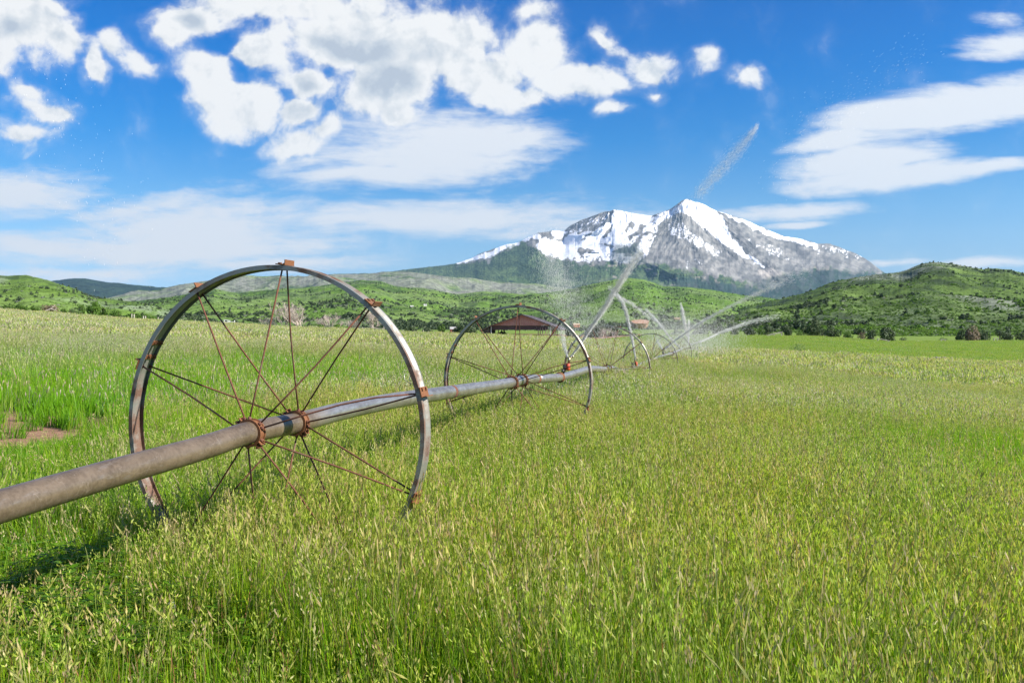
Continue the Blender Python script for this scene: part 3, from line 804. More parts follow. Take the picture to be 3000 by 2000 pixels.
# ------------------------------------------------------------------ the wheel line
RW = 0.965; HH = 0.27; YAW = 0.245; PHASE = 0.075
AX = Vector((math.sin(YAW), math.cos(YAW), 0.0)); UX = Vector((math.cos(YAW), -math.sin(YAW), 0.0)); VZ = Vector((0, 0, 1))
WHEELS = [(None, None, None)]
W1 = Vector((-1.417, 5.285, EYE - 0.595))
wheel_pos = [W1] + [at(px, py, d) for px, py, d in [(1515, 1116.5, 11.3), (1778, 1080, 19.8), (1905, 1056, 31.6), (1969, 1035, 44.0), (2001, 1020, 60.0), (2021, 1010.5, 75.0), (2040, 1003.5, 90.0)]]

line = empty('wheel_line', (wheel_pos[0].x, wheel_pos[0].y, float(ground_z(wheel_pos[0].x, wheel_pos[0].y))))
tag(line, 'long side roll irrigation line of metal pipe carried on tall rusty spoked wheels', 'irrigation line')
base_inv = -Vector(line.location)

def rim_mesh(seg=120):
    prof = [(-.054, RW - .026), (-.054, RW), (-.036, RW + .001), (-.020, RW - .014), (.020, RW - .014), (.036, RW + .001), (.054, RW), (.054, RW - .026),
            (.049, RW - .026), (.049, RW - .006), (.038, RW - .006), (.022, RW - .020), (-.022, RW - .020), (-.038, RW - .006), (-.049, RW - .006), (-.049, RW - .026)]
    n = len(prof); V = []; F = []
    for i in range(seg):
        a = 2 * math.pi * i / seg
        for ax, r in prof:
            V.append(UX * (math.cos(a) * r) + VZ * (math.sin(a) * r) + AX * ax)
    for i in range(seg):
        for k in range(n):
            F.append((i * n + k, i * n + (k + 1) % n, ((i + 1) % seg) * n + (k + 1) % n, ((i + 1) % seg) * n + k))
    me = bpy.data.meshes.new('wheel'); me.from_pydata([tuple(q) for q in V], [], F); me.update(); return me
def P3(a, r, ax): return UX * (math.cos(a) * r) + VZ * (math.sin(a) * r) + AX * ax
def frame(a):   # radial, tangential, axial
    return Matrix(((*(UX * math.cos(a) + VZ * math.sin(a)),), (*(-UX * math.sin(a) + VZ * math.cos(a)),), (*AX,))).transposed().to_4x4()
rim_me = rim_mesh(); rim_far = rim_mesh(60)
ANG = [math.radians(90 + 36 * k) for k in range(10)]

def lug_meshes():
    out = []
    for a in ANG:
        b = MB(); M = frame(a)
        b.box((RW + .0055, 0, 0), (.003, .030, .060), M)           # plate bolted on the tread
        b.box((RW + .020, -.028, 0), (.015, .0025, .056), M)        # upright flange that bites the ground
        b.box((RW + .0125, .016, .030), (.004, .009, .009), M); b.box((RW + .0125, .016, -.030), (.004, .009, .009), M)
        out.append(b.mesh('lug'))
    return out
def spoke_meshes():
    out = []; r = random.Random(3)
    for k, a in enumerate(ANG):
        for sgn in (-1, 1):
            b = MB()
            da = (0.35 if sgn > 0 else -0.35) * (1 if k % 2 else -1) * 0.4
            p0 = P3(a + da, .078, sgn * HH); p1 = P3(a + r.uniform(-.008, .008), RW - .008, sgn * .030)
            mid = (p0 + p1) / 2 + Vector((r.uniform(-1, 1), r.uniform(-1, 1), r.uniform(-1, 1))) * .010
            q = (p0 * .72 + p1 * .28) * 1.0; q2 = (p0 * .28 + p1 * .72) * 1.0
            bend = .022 if (k == 8 and sgn < 0) else 0.0
            pts = [p0, q + (mid - (p0 + p1) / 2) * .7 + VZ * bend * .6, mid + VZ * bend, q2 + (mid - (p0 + p1) / 2) * .7 + VZ * bend, p1]
            b.tube(pts, .0052, 7)
            d = (p1 - p0).normalized()
            b.tube([p1 - d * .012, p1 + d * .004], .0115, 6); b.tube([p0 - d * .010, p0 + d * .012], .011, 6)
            out.append(b.mesh('spoke', True))
    return out
def hub_meshes():
    out = []
    for sgn in (-1, 1):
        b = MB(); seg = 40
        prof = [(-.030, .0655), (-.030, .080), (-.024, .080), (-.022, .0725), (.022, .0725), (.024, .080), (.030, .080), (.030, .0655)]
        V = []; n = len(prof)
        for i in range(seg):
            a = 2 * math.pi * i / seg
            for ax, rr_ in prof: V.append(P3(a, rr_, ax + sgn * HH))
        F = [(i * n + k, i * n + (k + 1) % n, ((i + 1) % seg) * n + (k + 1) % n, ((i + 1) % seg) * n + k) for i in range(seg) for k in range(n)]
        b.add(V, F)
        for a in (math.radians(-42), math.radians(138)):            # clamp ears with their bolt
            M = frame(a)
            for tpos in (-.013, .013):
                b.box((.086, tpos, sgn * HH), (.016, .003, .026), M)
            c0 = M @ Vector((.089, -.034, sgn * HH)); c1 = M @ Vector((.089, .034, sgn * HH)); b.tube([c0, c1], .006, 6)
            for tp in (-.022, .022):
                b.tube([M @ Vector((.089, tp - .005, sgn * HH)), M @ Vector((.089, tp + .005, sgn * HH))], .010, 6)
        out.append(b.mesh('hub_clamp'))
    return out
lugs_me, spokes_me, hubs_me = lug_meshes(), spoke_meshes(), hub_meshes()

ROT_EXTRA = [PHASE, PHASE * .2, .28, .20, .0, .3, .5, .2]
WHEEL_LABEL = ['nearest and largest wheel, rusty on top and pale on its right rim', None]
for i, p in enumerate(wheel_pos):
    me = rim_me if i < 3 else rim_far
    R = Matrix.Rotation(ROT_EXTRA[i], 4, AX)
    wobj = put('wheel', me, M_rim if i < 2 else M_farrim, line)
    wobj.matrix_local = Matrix.Translation(p + base_inv) @ R
    tilt = 0.0
    if i < 7:
        for q in hubs_me: put('hub_clamp', q, M_hub, wobj)
        for q in spokes_me: put('spoke', q.copy() if i == 2 else q, M_spoke, wobj)
        for q in lugs_me: put('lug', q, M_hub, wobj)
    # cut joint plates of the rim
    if i < 3:
        for a in (math.radians(152), math.radians(158)):
            b = MB()
            M = frame(a); b.box((RW - .024, 0, 0), (.003, .014, .050), M); b.box((RW - .032, 0, .03), (.008, .006, .006), M); b.box((RW - .032, 0, -.03), (.008, .006, .006), M)
            b.build('rim_splice', M_hub, wobj)

# pipe centre line: seen positions joined in plan by straight runs between hubs, heights as seen
def on_run(px, py, A, B):
    k = (B.x - A.x) / (B.y - A.y); xr = float(xr_of(px))
    y = (A.x - k * A.y) / (xr - k)
    return at(px, py, y)
A_, B_, C_, D_, E_ = wheel_pos[:5]
pipe_pts = [on_run(-500, 1640, A_, B_), on_run(-220, 1551, A_, B_), on_run(0, 1483, A_, B_), on_run(300, 1394, A_, B_), on_run(600, 1309, A_, B_), W1 - AX * HH - Vector((0, 0, -.004)), W1 + AX * HH,
            on_run(1000, 1204, A_, B_), on_run(1150, 1174, A_, B_), on_run(1300, 1151, A_, B_), B_ - AX * HH, B_ + AX * HH, on_run(1640, 1105, B_, C_), on_run(1690, 1092, B_, C_), on_run(1728, 1081, B_, C_),
            C_ - AX * HH, C_ + AX * HH, on_run(1820, 1086, C_, D_), on_run(1848, 1083, C_, D_), on_run(1875, 1069, C_, D_), D_ - AX * HH, D_ + AX * HH, on_run(1942, 1042, D_, E_), E_ - AX * HH, E_ + AX * HH,
            wheel_pos[5], wheel_pos[6], wheel_pos[7], at(2056, 998, 104.0)]
def catmull(pts, sub=8):
    out = []
    for i in range(len(pts) - 1):
        p0 = pts[max(i - 1, 0)]; p1 = pts[i]; p2 = pts[i + 1]; p3 = pts[min(i + 2, len(pts) - 1)]
        d01 = max((p1 - p0).length, 1e-3) ** .5; d12 = max((p2 - p1).length, 1e-3) ** .5; d23 = max((p3 - p2).length, 1e-3) ** .5
        m1 = (p2 - p1 + d12 * ((p1 - p0) / d01 - (p2 - p0) / (d01 + d12))) if i > 0 else (p2 - p1)
        m2 = (p2 - p1 + d12 * ((p3 - p2) / d23 - (p3 - p1) / (d12 + d23))) if i < len(pts) - 2 else (p2 - p1)
        for s_ in range(sub):
            t_ = s_ / sub; t2 = t_ * t_; t3 = t2 * t_
            out.append(p1 * (2 * t3 - 3 * t2 + 1) + m1 * (t3 - 2 * t2 + t_) + p2 * (-2 * t3 + 3 * t2) + m2 * (t3 - t2))
    out.append(pts[-1]); return out
cl = catmull(pipe_pts, 8)
cuts = [0, 11 * 8 + 3, 17 * 8, 21 * 8 + 2, len(cl) - 1]      # joints between pipe lengths
cl_off = [q + base_inv for q in cl]
for a, b in zip(cuts[:-1], cuts[1:]):
    m_ = MB(); m_.tube(cl_off[a:b + 1], .0635, 48 if a == 0 else 24); m_.build('pipe', M_pipe, line, True)
for kx in cuts[1:-1]:
    m_ = MB(); d = (cl_off[kx + 1] - cl_off[kx - 1]).normalized()
    m_.tube([cl_off[kx] - d * .05, cl_off[kx] + d * .05], .0665, 32); m_.build('pipe_joint', M_hub, line, True)
# dark seam on the second length
sm = on_run(1322, 1148, A_, B_) + base_inv
m_ = MB(); m_.tube([sm - AX * .03, sm + AX * .03], .0655, 32); m_.build('pipe_joint', M_spoke, line, True)
# twist of baling wire on the right spoke of the near wheel
M_wire = plain('bright_wire', (0.5, 0.48, 0.45), 0.4, 0.8, 0.2)
ww = [(1186, 1093), (1184, 1108), (1190, 1116), (1200, 1122), (1212, 1128), (1222, 1133), (1233, 1135)]
m_ = MB(); m_.tube([at(px, py, 5.03) + base_inv for px, py in ww], .0018, 5); m_.tube([at(px, py, 5.04) + base_inv for px, py in [(1203, 1094), (1200, 1110), (1202, 1122), (1201, 1130)]], .0018, 5)
m_.build('wire_twist', M_wire, line, True)

# sprinklers: clamp ring, riser, head and hanging counterweight
M_dark = plain('dark_metal', (0.07, 0.07, 0.065), 0.5, 0.5, 0.3, 10)
M_red = plain('red_weight', (0.42, 0.055, 0.020), 0.55, 0, 0.25, 20)
M_brass = plain('brass', (0.45, 0.36, 0.22), 0.35, 0.8, 0.2, 20)
SPR = [((1640, 1105), (1667, 1050), True, B_, C_), ((1846, 1083), (1860, 1052), True, C_, D_), ((1942, 1042), (1943, 1025), False, D_, E_), ((1991, 1024), (1990, 1013), False, E_, wheel_pos[5]), ((2017, 1011), (2017, 1004), False, wheel_pos[5], wheel_pos[6])]
spr_head = []
for (bx, by), (hx, hy), wt, A, B in SPR:
    p0 = on_run(bx, by, A, B); D = p0.y; p1 = at(hx, hy, D)
    spr_head.append(p1)
    q0 = p0 + base_inv; q1 = p1 + base_inv
    b = MB(); kf = 1.0 if D < 30 else 1.6
    b.tube([q0 + Vector((0.05, 0, .05)), q0 * .5 + q1 * .5 + Vector((.012, 0, -.01)), q1 - Vector((0, 0, .05))], .016 * kf, 8)
    b.tube([q0 * .45 + q1 * .55 - Vector((.03, 0, 0)), q0 * .45 + q1 * .55 + Vector((.03, 0, 0))], .026 * kf, 8)
    b.tube([q0 * .72 + q1 * .28, q0 * .6 + q1 * .4], .024 * kf, 8)
    b.tube([q0 * .35 + q1 * .65 + Vector((-.025, 0, 0)), q0 * .35 + q1 * .65 + Vector((-.055, 0, .02))], .012, 6)
    r_ = b.build('sprinkler_riser', M_dark, line, True)
    b = MB(); b.tube([q1 - Vector((0, 0, .06)), q1 - Vector((0, 0, .02)), q1 + Vector((.01, 0, .02))], [.02, .026, .016], 10)
    b.tube([q1 - Vector((.05, .0, -.010)), q1 + Vector((.06, 0, .022))], .008, 6); b.box(tuple(q1 + Vector((.065, 0, .03))), (.012, .01, .018))
    b.build('sprinkler_head', M_brass, r_, True)
    if wt:
        c0 = at(hx + (-3 if D < 20 else 4), hy + 24 * (14 / D) , D) + base_inv
        b = MB(); b.tube([c0 + Vector((0, 0, .055)), c0 + Vector((0, 0, .045)), c0 - Vector((0, 0, .05)), c0 - Vector((0, 0, .06))], [.020, .036, .036, .028], 14)
        b.tube([q1 - Vector((0, 0, .05)), c0 + Vector((0, 0, .05))], .008, 5)
        b.build('counterweight', M_red, r_, True)
for kx in (12, ):
    b = MB(); p0 = on_run(1640, 1105, B_, C_) + base_inv; b.tube([p0 - AX * .02, p0 + AX * .02], .085, 28); b.build('riser_collar', M_hub, line, True)

# ------------------------------------------------------------------ meadow grass
def grass_mat(name, base, tip, trans, zlo, zhi, var=0.35):
    """blade colour carries painted shade, darker towards the foot; patches of the field differ"""
    m, t = new_mat(name)
    a = t.new('ShaderNodeAttribute', attribute_name='Col').outputs['Color']
    oi = t.new('ShaderNodeObjectInfo').outputs['Random']
    g = t.new('ShaderNodeNewGeometry').outputs['Position']
    n = t.noise(g, 0.45, 4.0, 0.6); n2 = t.noise(g, 0.09, 3.0, 0.5)
    f = t.smooth(t.math('ADD', t.math('MULTIPLY', n, 0.6), t.math('MULTIPLY', n2, 0.4)), 0.40, 0.60)
    c = t.mix(f, t.vmath('MULTIPLY', a, base), t.vmath('MULTIPLY', a, tip))
    c = t.vmath('SCALE', c, scale=t.math('ADD', 1 - var / 2, t.math('MULTIPLY', oi, var)))
    d = t.new('ShaderNodeBsdfPrincipled'); t.put(d.inputs['Base Color'], c); d.inputs['Roughness'].default_value = 0.45; d.inputs['Specular IOR Level'].default_value = 0.22
    tr = t.new('ShaderNodeBsdfTranslucent'); t.put(tr.inputs['Color'], t.vmath('MULTIPLY', c, (1.15, 1.25, 0.45)))
    mx = t.new('ShaderNodeMixShader'); mx.inputs[0].default_value = trans
    t.link(d.outputs[0], mx.inputs[1]); t.link(tr.outputs[0], mx.inputs[2])
    o = t.new('ShaderNodeOutputMaterial'); t.link(mx.outputs[0], o.inputs['Surface'])
    return m
M_grass = grass_mat('meadow_grass', (1.0, 1.0, 1.0), (0.84, 0.95, 1.1), 0.46, 0, 1)

BLADE = [(0.265, 0.430, 0.012), (0.355, 0.510, 0.018), (0.205, 0.380, 0.012), (0.440, 0.510, 0.035), (0.155, 0.320, 0.016)]
LUSH = [(0.190, 0.390, 0.010), (0.250, 0.450, 0.014), (0.140, 0.320, 0.010)]
DRY = [(0.40, 0.28, 0.13), (0.36, 0.30, 0.14), (0.45, 0.20, 0.10)]
HEAD = [(0.36, 0.44, 0.06), (0.57, 0.47, 0.20), (0.50, 0.46, 0.13), (0.45, 0.48, 0.09), (0.54, 0.40, 0.21), (0.41, 0.46, 0.08), (0.60, 0.52, 0.25)]
def clump(seed, nb, ns, rad, h, wid, lush=False, seg=3, dry=0.09, headsz=1.0, headn=9, lean=0.25):
    r = np.random.default_rng(seed)
    V = []; Q = []; C = []
    def strip(pts, ws, side, cols):
        k = len(V)
        for p, w_, c in zip(pts, ws, cols):
            V.append(p - side * w_); V.append(p + side * w_); C.append(c); C.append(c)
        for i in range(len(pts) - 1):
            Q.append((k + 2 * i, k + 2 * i + 1, k + 2 * i + 3, k + 2 * i + 2))
    def diamond(c, d, s, l, col, rr_):
        a = np.cross(d, rr_.normal(size=3)); a /= np.linalg.norm(a) + 1e-9
        k = len(V)
        for q in (c - d * l, c + a * s, c + d * l, c - a * s): V.append(q); C.append(col)
        Q.append((k, k + 1, k + 2, k + 3))
    for i in range(nb):
        ang = r.random() * 6.283; rr_ = rad * math.sqrt(r.random())
        p0 = np.array([rr_ * math.cos(ang), rr_ * math.sin(ang), -0.02])
        hh = h * r.uniform(0.50, 1.12); la = r.random() * 6.283; ln = hh * abs(r.normal(0, lean))
        ldir = np.array([math.cos(la), math.sin(la), 0.0])
        sa = la + 1.57 + r.normal(0, .5); side = np.array([math.cos(sa), math.sin(sa), 0])
        ts = np.linspace(0, 1, seg + 1)
        pts = [p0 + np.array([0, 0, hh]) * (t_ - 0.18 * t_ ** 3 * min(1, ln / hh * 2)) + ldir * ln * t_ ** 2 for t_ in ts]
        w_ = wid * r.uniform(.7, 1.4) * (1.5 if lush else 1)
        pal = DRY if r.random() < dry else (LUSH if lush else BLADE)
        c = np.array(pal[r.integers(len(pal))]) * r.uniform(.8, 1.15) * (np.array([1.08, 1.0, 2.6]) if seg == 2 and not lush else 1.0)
        strip(pts, [w_ * .8] + [w_ * (1 - (t_ ** 2.2)) + 1e-4 for t_ in ts[1:]], side, [c * np.array([.55 + .45 * t_, .62 + .38 * t_, .6 + .4 * t_]) for t_ in ts])  # foot of each blade darkened: shade between stems put into the colour
    for i in range(ns):
        ang = r.random() * 6.283; rr_ = rad * math.sqrt(r.random())
        p0 = np.array([rr_ * math.cos(ang), rr_ * math.sin(ang), 0.0])
        hh = h * r.uniform(0.85, 1.30); la = r.random() * 6.283; ln = hh * abs(r.normal(0, .16))
        ldir = np.array([math.cos(la), math.sin(la), 0.0]); side = np.array([-ldir[1], ldir[0], 0])
        ts = np.linspace(0, 1, seg)
        pts = [p0 + np.array([0, 0, hh]) * t_ + ldir * ln * t_ ** 2 for t_ in ts]
        hc = np.array(HEAD[r.integers(len(HEAD))]) * r.uniform(.75, 1.1) * (1.0 if headn > 3 else 1.05) * np.array([1, 1, 1.0 if headn > 3 else 1.45])
        sc_ = np.array((0.22, 0.28, 0.06))
        strip(pts, [wid * .42] * len(pts), side, [sc_ * (1 - t_ * .5) + hc * .5 * t_ for t_ in ts])
        top = pts[-1]; d = pts[-1] - pts[-2]; d /= np.linalg.norm(d)
        droop = ldir * r.uniform(-.2, .7)
        kind = r.random(); hl = r.uniform(.045, .085) * headsz
        if headn <= 2:
            diamond(top, d + droop * .3, .011 * headsz, hl * .55, hc, r); 
            if headn == 2: diamond(top + d * hl * .2, d, .011 * headsz, hl * .5, hc, r)
        elif kind < .42:          # tight spike
            for j in range(3):
                dd = d + droop * .25; diamond(top + dd * hl * (.2 + .25 * j), dd / np.linalg.norm(dd), .0040 * headsz * (1.2 - .25 * j), hl * .45, hc * r.uniform(.85, 1.1), r)
        else:                     # loose tufted panicle
            for j in range(headn):
                f = j / headn; dd = d + droop * f * .6
                o_ = r.normal(0, .012, 3) * headsz * (1.3 - f); diamond(top + dd * hl * 1.3 * f + o_, (d + o_ * 25) / np.linalg.norm(d + o_ * 25), .0034 * headsz, .012 * headsz, hc * r.uniform(.8, 1.15), r)
    me = mesh_np('grass_kind', np.array(V), np.array(Q))
    col_attr(me, 'Col', np.array(C))
    return me
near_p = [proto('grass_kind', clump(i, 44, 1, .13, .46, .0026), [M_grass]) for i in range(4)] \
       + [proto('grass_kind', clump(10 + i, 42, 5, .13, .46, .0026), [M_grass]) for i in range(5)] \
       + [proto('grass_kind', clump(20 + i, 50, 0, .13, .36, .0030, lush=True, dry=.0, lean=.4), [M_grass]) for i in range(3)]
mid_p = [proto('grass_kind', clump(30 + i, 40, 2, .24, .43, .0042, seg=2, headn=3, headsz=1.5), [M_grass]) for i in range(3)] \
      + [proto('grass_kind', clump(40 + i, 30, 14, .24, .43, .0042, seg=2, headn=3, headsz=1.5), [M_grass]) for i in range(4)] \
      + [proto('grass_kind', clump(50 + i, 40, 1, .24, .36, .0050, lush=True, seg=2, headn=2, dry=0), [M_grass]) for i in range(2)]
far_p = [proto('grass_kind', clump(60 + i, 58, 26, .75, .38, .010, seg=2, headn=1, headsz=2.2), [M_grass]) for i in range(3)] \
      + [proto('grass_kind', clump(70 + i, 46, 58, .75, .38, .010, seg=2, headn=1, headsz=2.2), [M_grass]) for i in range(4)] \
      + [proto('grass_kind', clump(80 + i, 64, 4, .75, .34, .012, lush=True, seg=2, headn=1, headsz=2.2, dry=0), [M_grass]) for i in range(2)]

def dirt_gap(x, y):
    n = fbm(x * .8, y * .8, 3, 66) - .5
    return (((x + 7.9) / 2.75) ** 2 + ((y - 10.9) / 2.9) ** 2 + n * .7) < 1.25
def path_gap(x, y):            # low trodden verge at the very bottom left
    return (x < -1.15 - (y - 3.9) * 1.15 + (fbm(x * 2, y * 2, 3, 67) - .5) * .9) & (y < 5.6)
def ring(y0, y1, sp, seed):
    r = np.random.default_rng(seed); P_ = []
    y = y0
    while y < y1:
        hw = .64 * y + 2.6
        n = int(2 * hw / sp) + 1
        xs = -hw + (np.arange(n) + r.random(n)) * sp
        P_.append(np.stack([xs, y + (r.random(n) - .5) * sp * 1.6], -1)); y += sp
    return np.concatenate(P_)
def field(name, protos, nA, nB, nC, y0, y1, sp, seed, zs=1.0, label=None):
    r = np.random.default_rng(seed)
    p = ring(y0, y1, sp, seed); x, y = p[:, 0], p[:, 1]
    px = 1500 + FPX * x / np.maximum(y, .5)
    _, L, _, _ = field_tables(np.clip(px, -1500, 4000))
    edge = y < L * (0.985 + .03 * r.random(len(y)))
    gap = dirt_gap(x, y); pg = path_gap(x, y)
    keep = edge & ~(gap & (r.random(len(x)) < .96)) & ~(pg & (r.random(len(x)) < .30))
    x, y, gap, pg = x[keep], y[keep], gap[keep], pg[keep]; n = len(x)
    z = ground_z(x, y)
    seedy = fbm(x * .13, y * .13, 4, 401, .55) + .10 * r.normal(size=n)
    # the strip behind the wheels on the left has been watered and is fresh and seedless
    lush = np.exp(-((y - 22 - (x + 8) * .25) / 7.0) ** 2) * sst(-x, -3, 3) * .30 + np.exp(-(((x + 7.5) / 3) ** 2 + ((y - 17) / 2.6) ** 2)) * .5
    lush += .30 * sst(fbm(x * .30, y * .30, 3, 411), .58, .70)
    v_ = seedy - lush
    idx = np.where(v_ > (.485 if y1 < 20 else .43), nA + r.integers(0, nB, n), r.integers(0, nA, n))
    idx = np.where((v_ < .335) & (r.random(n) < .8), nA + nB + r.integers(0, nC, n), idx)
    hs = .66 + .72 * fbm(x * .4, y * .4, 4, 421) + .08 * r.normal(size=n)
    hs = hs * np.where(pg, .72, 1.0) * (1 - .30 * np.exp(-(((x + 2.25) / .8) ** 2 + ((y - 4.7) / 1.0) ** 2))) * (1 - .40 * sst(-x / y, .42, .50) * sst(y, 5.5, 6.5) * (1 - sst(y, 10.0, 12.0)))
    idx = np.where(pg & (r.random(n) < .35), nA + nB + r.integers(0, nC, n), idx)
    sc = np.stack([np.full(n, 1.0), np.full(n, 1.0), hs * zs], -1).astype(float)
    return scatter(name, protos, np.stack([x, y, z], -1), r.random(n) * 6.283, sc, idx, lean=((fbm(x * .35, y * .35, 3, 431) - .5) * .9 + r.normal(0, .08, n), (fbm(x * .35 + 40, y * .35, 3, 432) - .5) * .9 + r.normal(0, .08, n)), label=label)
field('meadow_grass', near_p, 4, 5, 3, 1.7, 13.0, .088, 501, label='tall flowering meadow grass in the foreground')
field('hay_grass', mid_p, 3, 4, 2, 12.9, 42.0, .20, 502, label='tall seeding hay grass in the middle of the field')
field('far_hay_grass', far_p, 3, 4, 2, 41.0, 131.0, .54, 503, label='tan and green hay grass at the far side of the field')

# ------------------------------------------------------------------ clover and dry tufts on the trodden verge at the lower left
def clover_mesh(seed):
    r = np.random.default_rng(seed); V = []; Q = []; C = []
    for i in range(34):
        a = r.random() * 6.283; q = .12 * math.sqrt(r.random()); h = r.uniform(.04, .15)
        c0 = np.array([q * math.cos(a), q * math.sin(a), h]); col = np.array(LUSH[r.integers(3)]) * r.uniform(.35, .75)
        for k in range(3):
            b = a + k * 2.094 + r.normal(0, .2); d = np.array([math.cos(b), math.sin(b), r.uniform(-.1, .35)]); s_ = np.array([-math.sin(b), math.cos(b), 0]); L_ = r.uniform(.010, .020)
            kk = len(V)
            for w_ in (c0, c0 + d * L_ * .6 + s_ * L_ * .5, c0 + d * L_ * 1.15, c0 + d * L_ * .6 - s_ * L_ * .5): V.append(w_); C.append(col)
            Q.append((kk, kk + 1, kk + 2, kk + 3))
    me = mesh_np('clover_kind', np.array(V), np.array(Q)); col_attr(me, 'Col', np.array(C)); return me
clp = [proto('clover_kind', clover_mesh(600 + i), [M_grass]) for i in range(4)]
r = np.random.default_rng(55)
n = 900; yy = r.uniform(3.3, 5.9, n); xx = r.uniform(-3.6, .4, n)
k = path_gap(xx, yy) | (r.random(n) < .16)
xx, yy = xx[k], yy[k]; n = len(xx)
scatter('clover_patch', clp, np.stack([xx, yy, ground_z(xx, yy)], -1), r.random(n) * 6.28, r.uniform(.8, 1.7, n), r.integers(0, 4, n), label='low clover and weeds in the lower left corner')

def arc_tuft(seed, n, h, cols):
    r = np.random.default_rng(seed); V = []; Q = []; C = []
    for i in range(n):
        a = r.random() * 6.283; d = np.array([math.cos(a), math.sin(a), 0]); s_ = np.array([-d[1], d[0], 0]); hh = h * r.uniform(.5, 1); o_ = r.normal(0, .02, 3) * np.array([1, 1, 0]); c = np.array(cols[r.integers(len(cols))])
        kk = len(V)
        for t_ in np.linspace(0, 1, 6):
            p_ = o_ + d * hh * .9 * t_ + np.array([0, 0, hh * (1.5 * t_ - 1.25 * t_ * t_)]); w_ = .0030 * (1 - t_ ** 2) + .0003
            V.append(p_ - s_ * w_); V.append(p_ + s_ * w_); C.append(c); C.append(c)
        for j in range(5): Q.append((kk + 2 * j, kk + 2 * j + 1, kk + 2 * j + 3, kk + 2 * j + 2))
    me = mesh_np('grass_tuft', np.array(V), np.array(Q)); col_attr(me, 'Col', np.array(C)); return me
n = 150; yy = r.uniform(3.6, 5.2, n); xx = -.62 - r.random(n) * 1.5 - (yy - 3.9) * .55
k = path_gap(xx, yy) | (r.random(n) < .3); xx, yy = xx[k], yy[k]; n = len(xx)
scatter('leafy_weeds', clp, np.stack([xx, yy, ground_z(xx, yy)], -1), r.random(n) * 6.28, np.stack([r.uniform(1.3, 2.0, n)] * 2 + [r.uniform(1.6, 2.6, n)], -1), r.integers(0, 4, n), label='taller broad leaved weeds among the clover at lower left')
RED = [(0.42, 0.16, 0.09), (0.46, 0.30, 0.12), (0.30, 0.30, 0.08), (0.22, 0.33, 0.05)]
for i, (px, py, sc, lab) in enumerate([(110, 1850, 1.0, 'arching tuft of reddish dry grass near the lower left corner'), (30, 1900, .8, 'small reddish dry tuft at the left edge of the verge'), (270, 1800, .8, 'dry red tinged tuft between clover leaves'), (60, 1990, .9, 'reddish tuft at the very bottom left corner')]):
    D = 1.5 / ((py - 960) / FPX); x = (px - 1500) / FPX * D
    o = put('grass_tuft', arc_tuft(700 + i, 46, .34, RED), M_grass, None, (x, D, float(ground_z(x, D))))
    o.scale = (sc, sc, sc); tag(o, lab, 'grass tuft', 'dry tufts on the trodden verge')
    bpy.context.view_layer.update()

# dandelion clocks
M_fluff = leafy('dandelion_fluff', (0.62, 0.60, 0.55), (0.80, 0.78, 0.72), 0.4, 3.0)
M_stalk = leafy('dandelion_stalk', (0.25, 0.28, 0.10), (0.40, 0.25, 0.14), 0.2, 3.0)
def fluff(seed, R_=.019, n=150):
    r = np.random.default_rng(seed); d = r.normal(size=(n, 3)); d /= np.linalg.norm(d, axis=1)[:, None]
    V = []; F = []
    for q in d:
        a = np.cross(q, r.normal(size=3)); a /= np.linalg.norm(a); b = np.cross(q, a); k = len(V)
        V += [q * .003, q * R_ + a * .0011, q * R_ - a * .0011]; F.append((k, k + 1, k + 2))
        k = len(V); c = q * R_; V += [c + a * .0042, c + b * .0042, c - a * .0042, c - b * .0042]; F.append((k, k + 1, k + 2, k + 3))
    me = bpy.data.meshes.new('seed_ball'); me.from_pydata([tuple(map(float, p_)) for p_ in V], [], F); return me
fl_me = [fluff(i) for i in range(3)]
DAN = [(1365, 1655, 'white round dandelion clock right of centre among tall stems'), (1657, 1724, 'white dandelion clock left of the middle of the lower right field'), (932, 1758, 'pale dandelion clock in grass below the wheel hub'), (575, 1870, 'fluffy dandelion clock low in the clover on the left'), (786, 1790, 'half blown dandelion clock right of the clover patch'), (503, 1772, 'ragged dandelion clock above the clover'), (2077, 1960, 'large dandelion clock at the bottom edge right of centre'), (320, 1936, 'worn dandelion head at the bottom of the verge'), (371, 1690, 'closed pale dandelion head in the pipe shadow'), (531, 1545, 'bare pinkish dandelion head beside the wheel rim')]
for i, (px, py, lab) in enumerate(DAN):
    hgt = .33 if py < 1800 else .24
    if px < 900: hgt -= .06
    D = (EYE - hgt) / ((py - 960) / FPX); p = at(px, py, D - .0); gz = float(ground_z(p.x, D))
    t_ = empty('dandelion_clock', (p.x, D, gz)); tag(t_, lab, 'dandelion', 'dandelion clocks in the meadow')
    b = MB(); b.tube([(0, 0, 0), (.012, .004, (p.z - gz) * .5), (0, 0, p.z - gz)], [.0026, .0022, .0018], 6); b.build('stalk', M_stalk, t_, True)
    o = put('seed_ball', fl_me[i % 3], M_fluff, t_, (0, 0, p.z - gz)); q = 1.0 if i not in (8, 9) else .5; o.scale = (q, q, q)

